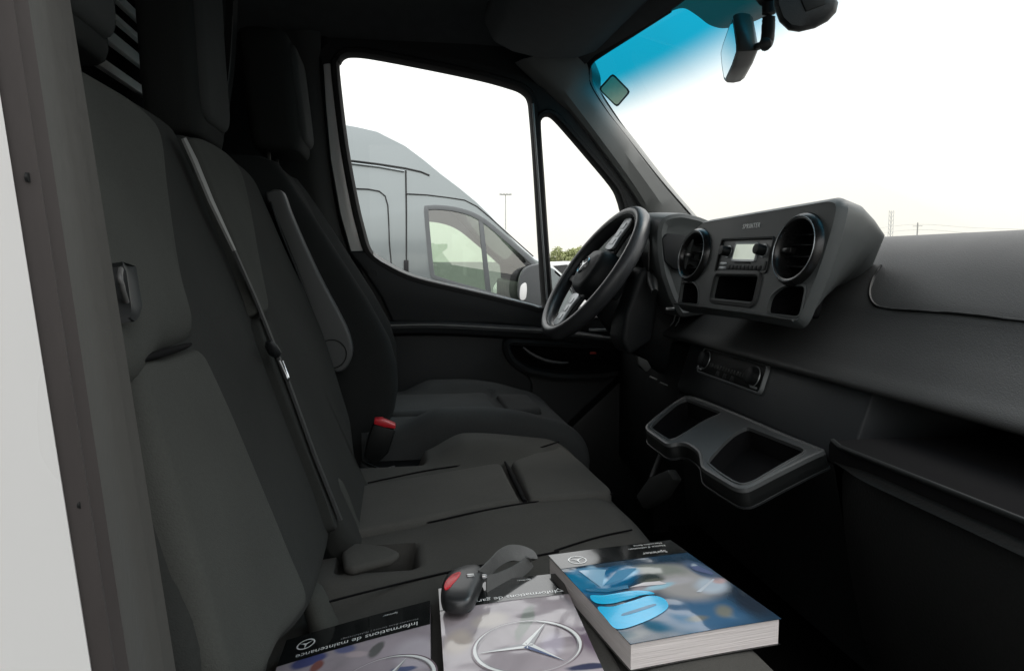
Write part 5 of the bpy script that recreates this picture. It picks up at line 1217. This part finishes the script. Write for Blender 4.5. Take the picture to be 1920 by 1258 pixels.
# fabric band of carpet and pedal seen under the tray
pdl = thing('brake_pedal', 'dark pedal pad low in the driver footwell', 'pedal', (0.46, 1.42, 0.80))
pp_ = [at_x(*p, 0.50) for p in ((1190, 930), (1215, 895), (1250, 880), (1262, 900), (1240, 935), (1205, 955))]
prism('pedal_pad', pp_, (0.02, 0, 0), M_trim, pdl, b=0.006)
tube('pedal_arm', [at_x(1222, 900, 0.53), at_x(1260, 800, 0.72)], 0.008, M_black, pdl, n=8)
# ================================================================== OUTSIDE
VY = 5.5
vp = lambda px, py: (lambda q: (q.x, q.z))(at_y(px, py, VY))
pv = thing('parked_van', 'tall grey high-roof van parked beside the driver window', 'van', (0.0, 6.4, 0.0))
M_van = mat('grey_van_paint', (0.29, 0.325, 0.33), 0.24, metal=0.45, spec=0.5, var=0.04, vscale=2.0, coat=0.6)
def lean(z): return 0.10 * max(0.0, z - 1.45) ** 1.6
def vf(u, v, d): return V((u, VY + lean(v) + d, v))
roofline = [(-4.3, 1.2), (-4.25, 2.35), (-4.1, 2.50), (-3.0, 2.545), (-1.2, 2.54), (-0.7, 2.52)] + [vp(*p) for p in ((651, 231), (668, 234), (706, 243), (760, 271), (795, 298), (827, 325), (862, 352), (894, 379), (920, 405), (940, 427), (972, 460), (1003, 487), (1022, 496), (1040, 506), (1058, 522), (1072, 545), (1080, 575), (1084, 620))] + [(1.62, 0.45), (1.5, 0.36), (-4.2, 0.36), (-4.3, 0.6)]
vo = []
for i, p in enumerate(roofline): vo.append(p)
W1 = [vp(*p) for p in ((801, 396), (806, 391), (820, 390), (850, 393), (880, 401), (905, 414), (928, 432), (955, 455), (980, 477), (998, 494), (1006, 506), (1008, 560), (1004, 573), (985, 568), (940, 556), (890, 541), (850, 530), (816, 519), (812, 512), (809, 490))]
W1 = [(q.x, q.y) for q in spline(W1, 3, True)]
side = lambda y, s: (lambda u, v, d: V((u, y + s * (lean(v) + d * 0.03), v)))
plate_holes('side_panel', vo, [W1], side(VY, 1), M_van, pv, angle=30)
plate_holes('side_panel', vo, [W1], side(VY + 1.95, -1), M_van, pv, angle=30)
k = len(vo)
rows = []
for t in (0.0, 0.02, 0.06, 0.5, 0.94, 0.98, 1.0):
    arch = {0.0: 0.0, 0.02: 0.012, 0.06: 0.022, 0.5: 0.04, 0.94: 0.022, 0.98: 0.012, 1.0: 0.0}[t]
    rows.append([V((u + (arch * 0.8 if u > 0.2 else 0), (VY + lean(v)) + t * (1.95 - 2 * lean(v)), v + arch)) for u, v in vo[1:-4]])
sheet('roof_skin', rows, M_van, pv, 0.02, (0, 0, -1), angle=30)
ring('window_seal', W1, [(-0.010, 0.004), (-0.010, -0.006), (0.008, -0.008), (0.022, -0.004), (0.022, 0.004)], vf, mat('van_seal', (0.12, 0.13, 0.135), 0.5, var=0.05), pv)
M_vglass = glass('green_glass', (0.84, 0.96, 0.85), 0.5, gmax=0.6)
mk('window_pane', [vf(u, v, 0.012) for u, v in offset2d(W1, 0.005)], [list(range(len(W1)))], M_vglass, pv, smooth=False)
mk('window_pane', [V((u, VY + 1.95 - lean(v) - 0.012, v)) for u, v in offset2d(W1, 0.005)], [list(range(len(W1)))], M_vglass, pv, smooth=False)
dv = [vp(*p) for p in ((898, 412), (906, 412), (921, 550), (911, 548))]
prism('window_post', [vf(u, v, -0.006) for u, v in dv], (0, 0.02, 0), mat('van_seal', (0.12, 0.13, 0.135)), pv, b=0.003)
M_gap = mat('panel_gap', (0.012, 0.013, 0.014), 0.8, var=0.05)
def vline(nm, pts, r, m, d=-0.001): tube(nm, [vf(*vp(*p), d) for p in pts], r, m, pv, n=6)
vline('door_gap', [(761, 318), (762, 400), (762, 480), (762, 640), (764, 900)], 0.006, M_gap)
vline('gutter_line', [(560, 290), (662, 300), (710, 306), (760, 314), (790, 321), (806, 328)], 0.007, M_gap)
vline('gutter_edge', [(560, 294), (662, 305), (710, 311), (758, 320)], 0.008, M_van, -0.006)
vline('roof_line', spline([V((762, 363, 0)), V((800, 365, 0)), V((840, 370, 0)), V((872, 375, 0)), V((895, 386, 0)), V((918, 404, 0))], 3) and [(762, 363), (800, 365), (840, 370), (872, 375), (895, 387), (920, 408), (960, 445), (1000, 481)], 0.005, M_gap)
vline('panel_press', [(560, 352), (640, 352), (690, 354), (711, 358), (722, 367), (727, 385), (729, 420), (730, 455), (736, 520)], 0.005, M_gap)
dh = [vp(*p) for p in ((757, 488), (766, 488), (766, 512), (757, 512))]
prism('door_hinge', [vf(u, v, -0.008) for u, v in dh], (0, 0.01, 0), M_gap, pv, b=0.002)
# roof aerial
ap = vp(668, 234)
prism('roof_aerial', [V((ap[0] - 0.045, VY + 0.5, ap[1] + 0.0)), V((ap[0] + 0.05, VY + 0.5, ap[1] - 0.02)), V((ap[0] + 0.02, VY + 0.5, ap[1] + 0.055)), V((ap[0] - 0.01, VY + 0.5, ap[1] + 0.06))], (0, 0.04, 0), M_gap, pv, b=0.006)
# wing mirror
mo_ = [(q.x, q.y) for q in spline([vp(*p) for p in ((966, 560), (964, 530), (972, 506), (990, 496), (1012, 498), (1018, 530), (1016, 566), (990, 570))], 4, True)]
wm = prism('wing_mirror', [V((u, VY - 0.22, v)) for u, v in mo_], (0.02, 0.18, 0), mat('wing_plastic', (0.07, 0.075, 0.078), 0.5, var=0.05), pv, b=0.025, seg=3)
mf = [(q.x, q.y) for q in spline([vp(*p) for p in ((966, 558), (966, 538), (971, 530), (977, 530), (978, 544), (975, 558))], 4, True)]
prism('mirror_reflection', [V((u, VY - 0.224, v)) for u, v in mf], (0, 0.004, 0), M_white, wm, b=0.001)  # white patch stands in for the bright reflection in the mirror
# cabin seat and dash seen through the glass, wheels below
sx_ = vp(820, 560)
rings = []
for z, x, hw in ((0.9, 0.35, 0.22), (1.2, 0.30, 0.23), (1.45, 0.22, 0.22), (1.58, 0.18, 0.16)):
    rings.append([V((x + a * 0.07, 6.0 + b * hw, z)) for a, b in ((-1, -1), (1, -1), (1, 1), (-1, 1))])
loft('cabin_seat', rings, mat('van_seat', (0.03, 0.07, 0.055), 0.9), pv)
box('cabin_dash', (1.0, 5.62, 0.9), (1.42, 7.3, 1.34), M_dark, pv, b=0.03)
box('cabin_floor', (-0.4, 5.56, 0.5), (1.3, 7.38, 0.56), M_dark, pv, b=0.01)
box('cabin_wall', (-0.45, 5.6, 0.5), (-0.40, 7.3, 2.2), M_trim, pv, b=0.01)
def wheel(x, y, parent, rad=0.35, wd=0.22):
    t = loft('wheel', [[V((x + math.cos(a) * rad * k, y + d, rad + math.sin(a) * rad * k)) for a in [i * math.pi / 14 for i in range(28)]] for d, k in ((0, 0.66), (0, 0.95), (0.02, 1.0), (wd - 0.02, 1.0), (wd, 0.95), (wd, 0.66))], M_rubber, parent, angle=40)
    return loft('wheel_rim', [[V((x + math.cos(a) * rad * k, y + d, rad + math.sin(a) * rad * k)) for a in [i * math.pi / 14 for i in range(28)]] for d, k in ((0.012, 0.66), (0.03, 0.58), (0.02, 0.2), (0.015, 0.05))], M_silver, t, angle=40)
for x in (1.0, -2.9):
    for y in (VY - 0.002, VY + 1.73): wheel(x, y, pv)

# ------------------------------------------------------------------ white cars further off
def car(name, label, loc, m, group, flip=1):
    root = thing(name, label, 'car', loc, group); X, Y_, Z = loc
    pr = [(-2.15, 0.35), (-2.2, 0.75), (-2.05, 0.98), (-1.75, 1.05), (-1.15, 1.42), (-0.5, 1.49), (0.2, 1.46), (0.95, 1.06), (1.75, 0.92), (2.1, 0.72), (2.15, 0.35)]
    pr = [(q.x, q.y) for q in spline(pr, 3)]
    rings = []
    for y, kz in ((-0.86, 0.94), (-0.80, 1.0), (0.80, 1.0), (0.86, 0.94)):
        rings.append([V((X + flip * a, Y_ + y * (1 - 0.12 * max(0, (z - 0.95) / 0.5)), z * (kz if z > 0.9 else 1))) for a, z in pr])
    loft('body', rings, m, root, angle=35)
    for s in (-1, 1):
        for w_ in ([(-1.45, 1.06), (-1.08, 1.36), (-0.50, 1.42), (-0.46, 1.05)], [(-0.38, 1.05), (-0.42, 1.42), (0.16, 1.39), (0.72, 1.06)]):
            prism('window', [V((X + flip * a, Y_ + s * (0.872 * (1 - 0.12 * max(0, (z - 0.95) / 0.5)) + 0.004), z)) for a, z in w_], (0, -s * 0.02, 0), M_gloss, root, b=0)
    ws = [V((X + flip * a, Y_ + y, z + 0.012)) for a, z, y in ((0.28, 1.425, -0.62), (0.90, 1.085, -0.70), (0.90, 1.085, 0.70), (0.28, 1.425, 0.62))]
    prism('windscreen', ws, (0.006 * flip, 0, 0.008), M_gloss, root, b=0)
    for dx in (-1.35, 1.35):
        for y in (-0.87, 0.67): wheel(X + flip * dx, Y_ + y, root, 0.31, 0.2)
    return root
car('parked_car', 'white car seen just above the grey van bonnet through the quarter light', (4.9, 19.5, 0), M_white, 'white cars across the lot')
car('parked_car', 'white car across the lot glimpsed behind the steering wheel', (11.2, 26.0, 0), M_white, 'white cars across the lot', -1)

# ------------------------------------------------------------------ trees on the horizon
M_leaf = [mat('leaf_a', (0.33, 0.36, 0.17), 0.8, var=0.3, vscale=3), mat('leaf_b', (0.40, 0.41, 0.20), 0.8, var=0.3, vscale=3)]
M_bark = mat('bark', (0.10, 0.08, 0.06), 0.9, var=0.2, vscale=8)
def tree(x, y, h, w_, seed, label):
    rnd = random.Random(seed); root = thing('tree', label, 'tree', (x, y, 0), 'pale green trees on the horizon')
    tr_ = tube('trunk', [(x, y, 0), (x + 0.05, y, h * 0.3), (x - 0.03, y, h * 0.6), (x, y, h * 0.85)], [0.11, 0.09, 0.06, 0.02], M_bark, root, n=8)
    for k_ in range(4):
        a = k_ * 1.7 + rnd.random(); tube('limb', [(x, y, h * (0.35 + 0.1 * k_)), (x + math.cos(a) * w_ * 0.3, y + math.sin(a) * w_ * 0.3, h * (0.5 + 0.1 * k_))], [0.04, 0.015], M_bark, tr_, n=6)
    cl = []
    for _ in range(12):
        a = rnd.uniform(0, 6.28); q = rnd.uniform(0, 0.36) * w_; cl.append((x + math.cos(a) * q, y + math.sin(a) * q, h * rnd.uniform(0.38, 0.88), w_ * rnd.uniform(0.14, 0.24)))
    vv, ff = [], []
    for _ in range(1500):
        cx_, cy__, cz_, cr = rnd.choice(cl); d = V((rnd.gauss(0, 1), rnd.gauss(0, 1), rnd.gauss(0, 1))).normalized() * cr * rnd.uniform(0.4, 1.05)
        p = V((cx_, cy__, cz_)) + d; u_ = V((rnd.gauss(0, 1), rnd.gauss(0, 1), rnd.gauss(0, 1))).normalized(); v__ = u_.cross(V((rnd.gauss(0, 1), rnd.gauss(0, 1), 1))).normalized(); s = rnd.uniform(0.06, 0.13)
        i0 = len(vv); vv += [p - u_ * s, p + v__ * s * 0.6, p + u_ * s, p - v__ * s * 0.6]; ff.append((i0, i0 + 1, i0 + 2, i0 + 3))
    mk('crown', vv, ff, M_leaf[seed % 2], root, smooth=False, fix=False)
rows_ = [(1038, 70, 2.95, 2.0, 'yellow-green tree beside the black divider post of the side window'), (1053, 73, 2.60, 1.9, 'low grey-green tree second from the window divider post'),
         (1066, 69, 2.70, 2.2, 'broad yellow-green tree above the middle of the white car roof'), (1081, 72, 3.15, 2.2, 'tall grey-green tree just left of the steering wheel rim'), (1098, 70, 3.0, 2.4, 'yellow-green tree half hidden by the steering wheel rim')]
for i, (px, y, h, w_, lab) in enumerate(rows_): tree(at_y(px, 490, y).x, y, h, w_, 32 + i, lab)

# ------------------------------------------------------------------ masts and wires
M_galv = mat('galvanised', (0.50, 0.51, 0.49), 0.6, var=0.06, vscale=4)
b_ = at_y(948, 490, 85); lm = thing('light_mast', 'tall parking light mast seen above the grey van', 'light mast', (b_.x, 85, 0))
tp_ = at_y(948, 364, 85)
tube('pole', [(b_.x, 85, 0), (b_.x, 85, tp_.z)], [0.09, 0.055], M_galv, lm, n=8)
tube('crossarm', [(b_.x - 0.55, 85, tp_.z - 0.1), (b_.x + 0.55, 85, tp_.z - 0.1)], 0.05, M_galv, lm, n=6)
for s in (-0.55, -0.2, 0.2, 0.55):
    box('lamp_head', (b_.x + s - 0.14, 84.85, tp_.z - 0.12), (b_.x + s + 0.14, 85.15, tp_.z + 0.06), M_galv, lm, b=0.02)
def far(px, py, depth):
    r_ = ray(px, py); return EYE + r_ * depth
b_ = far(1667, 490, 120); tp_ = far(1667, 396, 120)
la = thing('lattice_mast', 'thin lattice mast on the horizon through the windscreen', 'mast', (b_.x, b_.y, 0))
hw = 0.24
for sx__ in (-1, 1):
    for sy in (-1, 1): tube('upright', [(b_.x + sx__ * hw, b_.y + sy * hw, 0), (b_.x + sx__ * hw, b_.y + sy * hw, tp_.z)], 0.035, M_galv, la, n=5)
nz = 14; vv, ff = [], []
for i in range(nz):
    z0, z1 = tp_.z * i / nz, tp_.z * (i + 1) / nz
    for (ax, ay), (bx, by) in (((-1, -1), (1, -1)), ((1, 1), (-1, 1))):
        a = V((b_.x + ax * hw, b_.y + ay * hw, z0)); b = V((b_.x + bx * hw, b_.y + by * hw, z1)); o = V((0, 0, 0.05)); q = V((0, 0.03, 0)); i0 = len(vv)
        vv += [a - q, b - q, b + o - q, a + o - q, a + q, b + q, b + o + q, a + o + q]
        ff += [(i0, i0 + 1, i0 + 2, i0 + 3), (i0 + 4, i0 + 7, i0 + 6, i0 + 5), (i0, i0 + 4, i0 + 5, i0 + 1), (i0 + 3, i0 + 2, i0 + 6, i0 + 7)]
mk('bracing', vv, ff, M_galv, la, smooth=False)
b_ = far(1717, 490, 110); tp_ = far(1717, 418, 110)
pl_ = thing('utility_pole', 'slim utility pole carrying wires beyond the dashboard', 'utility pole', (b_.x, b_.y, 0))
tube('post', [(b_.x, b_.y, 0), (b_.x, b_.y, tp_.z)], [0.12, 0.09], mat('pole_grey', (0.36, 0.36, 0.34), 0.8, var=0.1, vscale=3), pl_, n=8)
tube('crossbar', [(b_.x - 0.4, b_.y + 0.5, tp_.z - 0.5), (b_.x + 0.4, b_.y - 0.5, tp_.z - 0.5)], 0.05, M_galv, pl_, n=6)
for py in (421, 431):
    a, b = far(1717, py, 110), far(2300, py - 16, 100); a0 = far(1640, py + 8, 160)
    pts = [a0, a] + [a.lerp(b, t) - V((0, 0, 1.2 * math.sin(math.pi * t))) for t in (0.2, 0.4, 0.6, 0.8, 1.0)]
    tube('wire', spline(pts, 4), 0.022, M_galv, pl_, n=5)
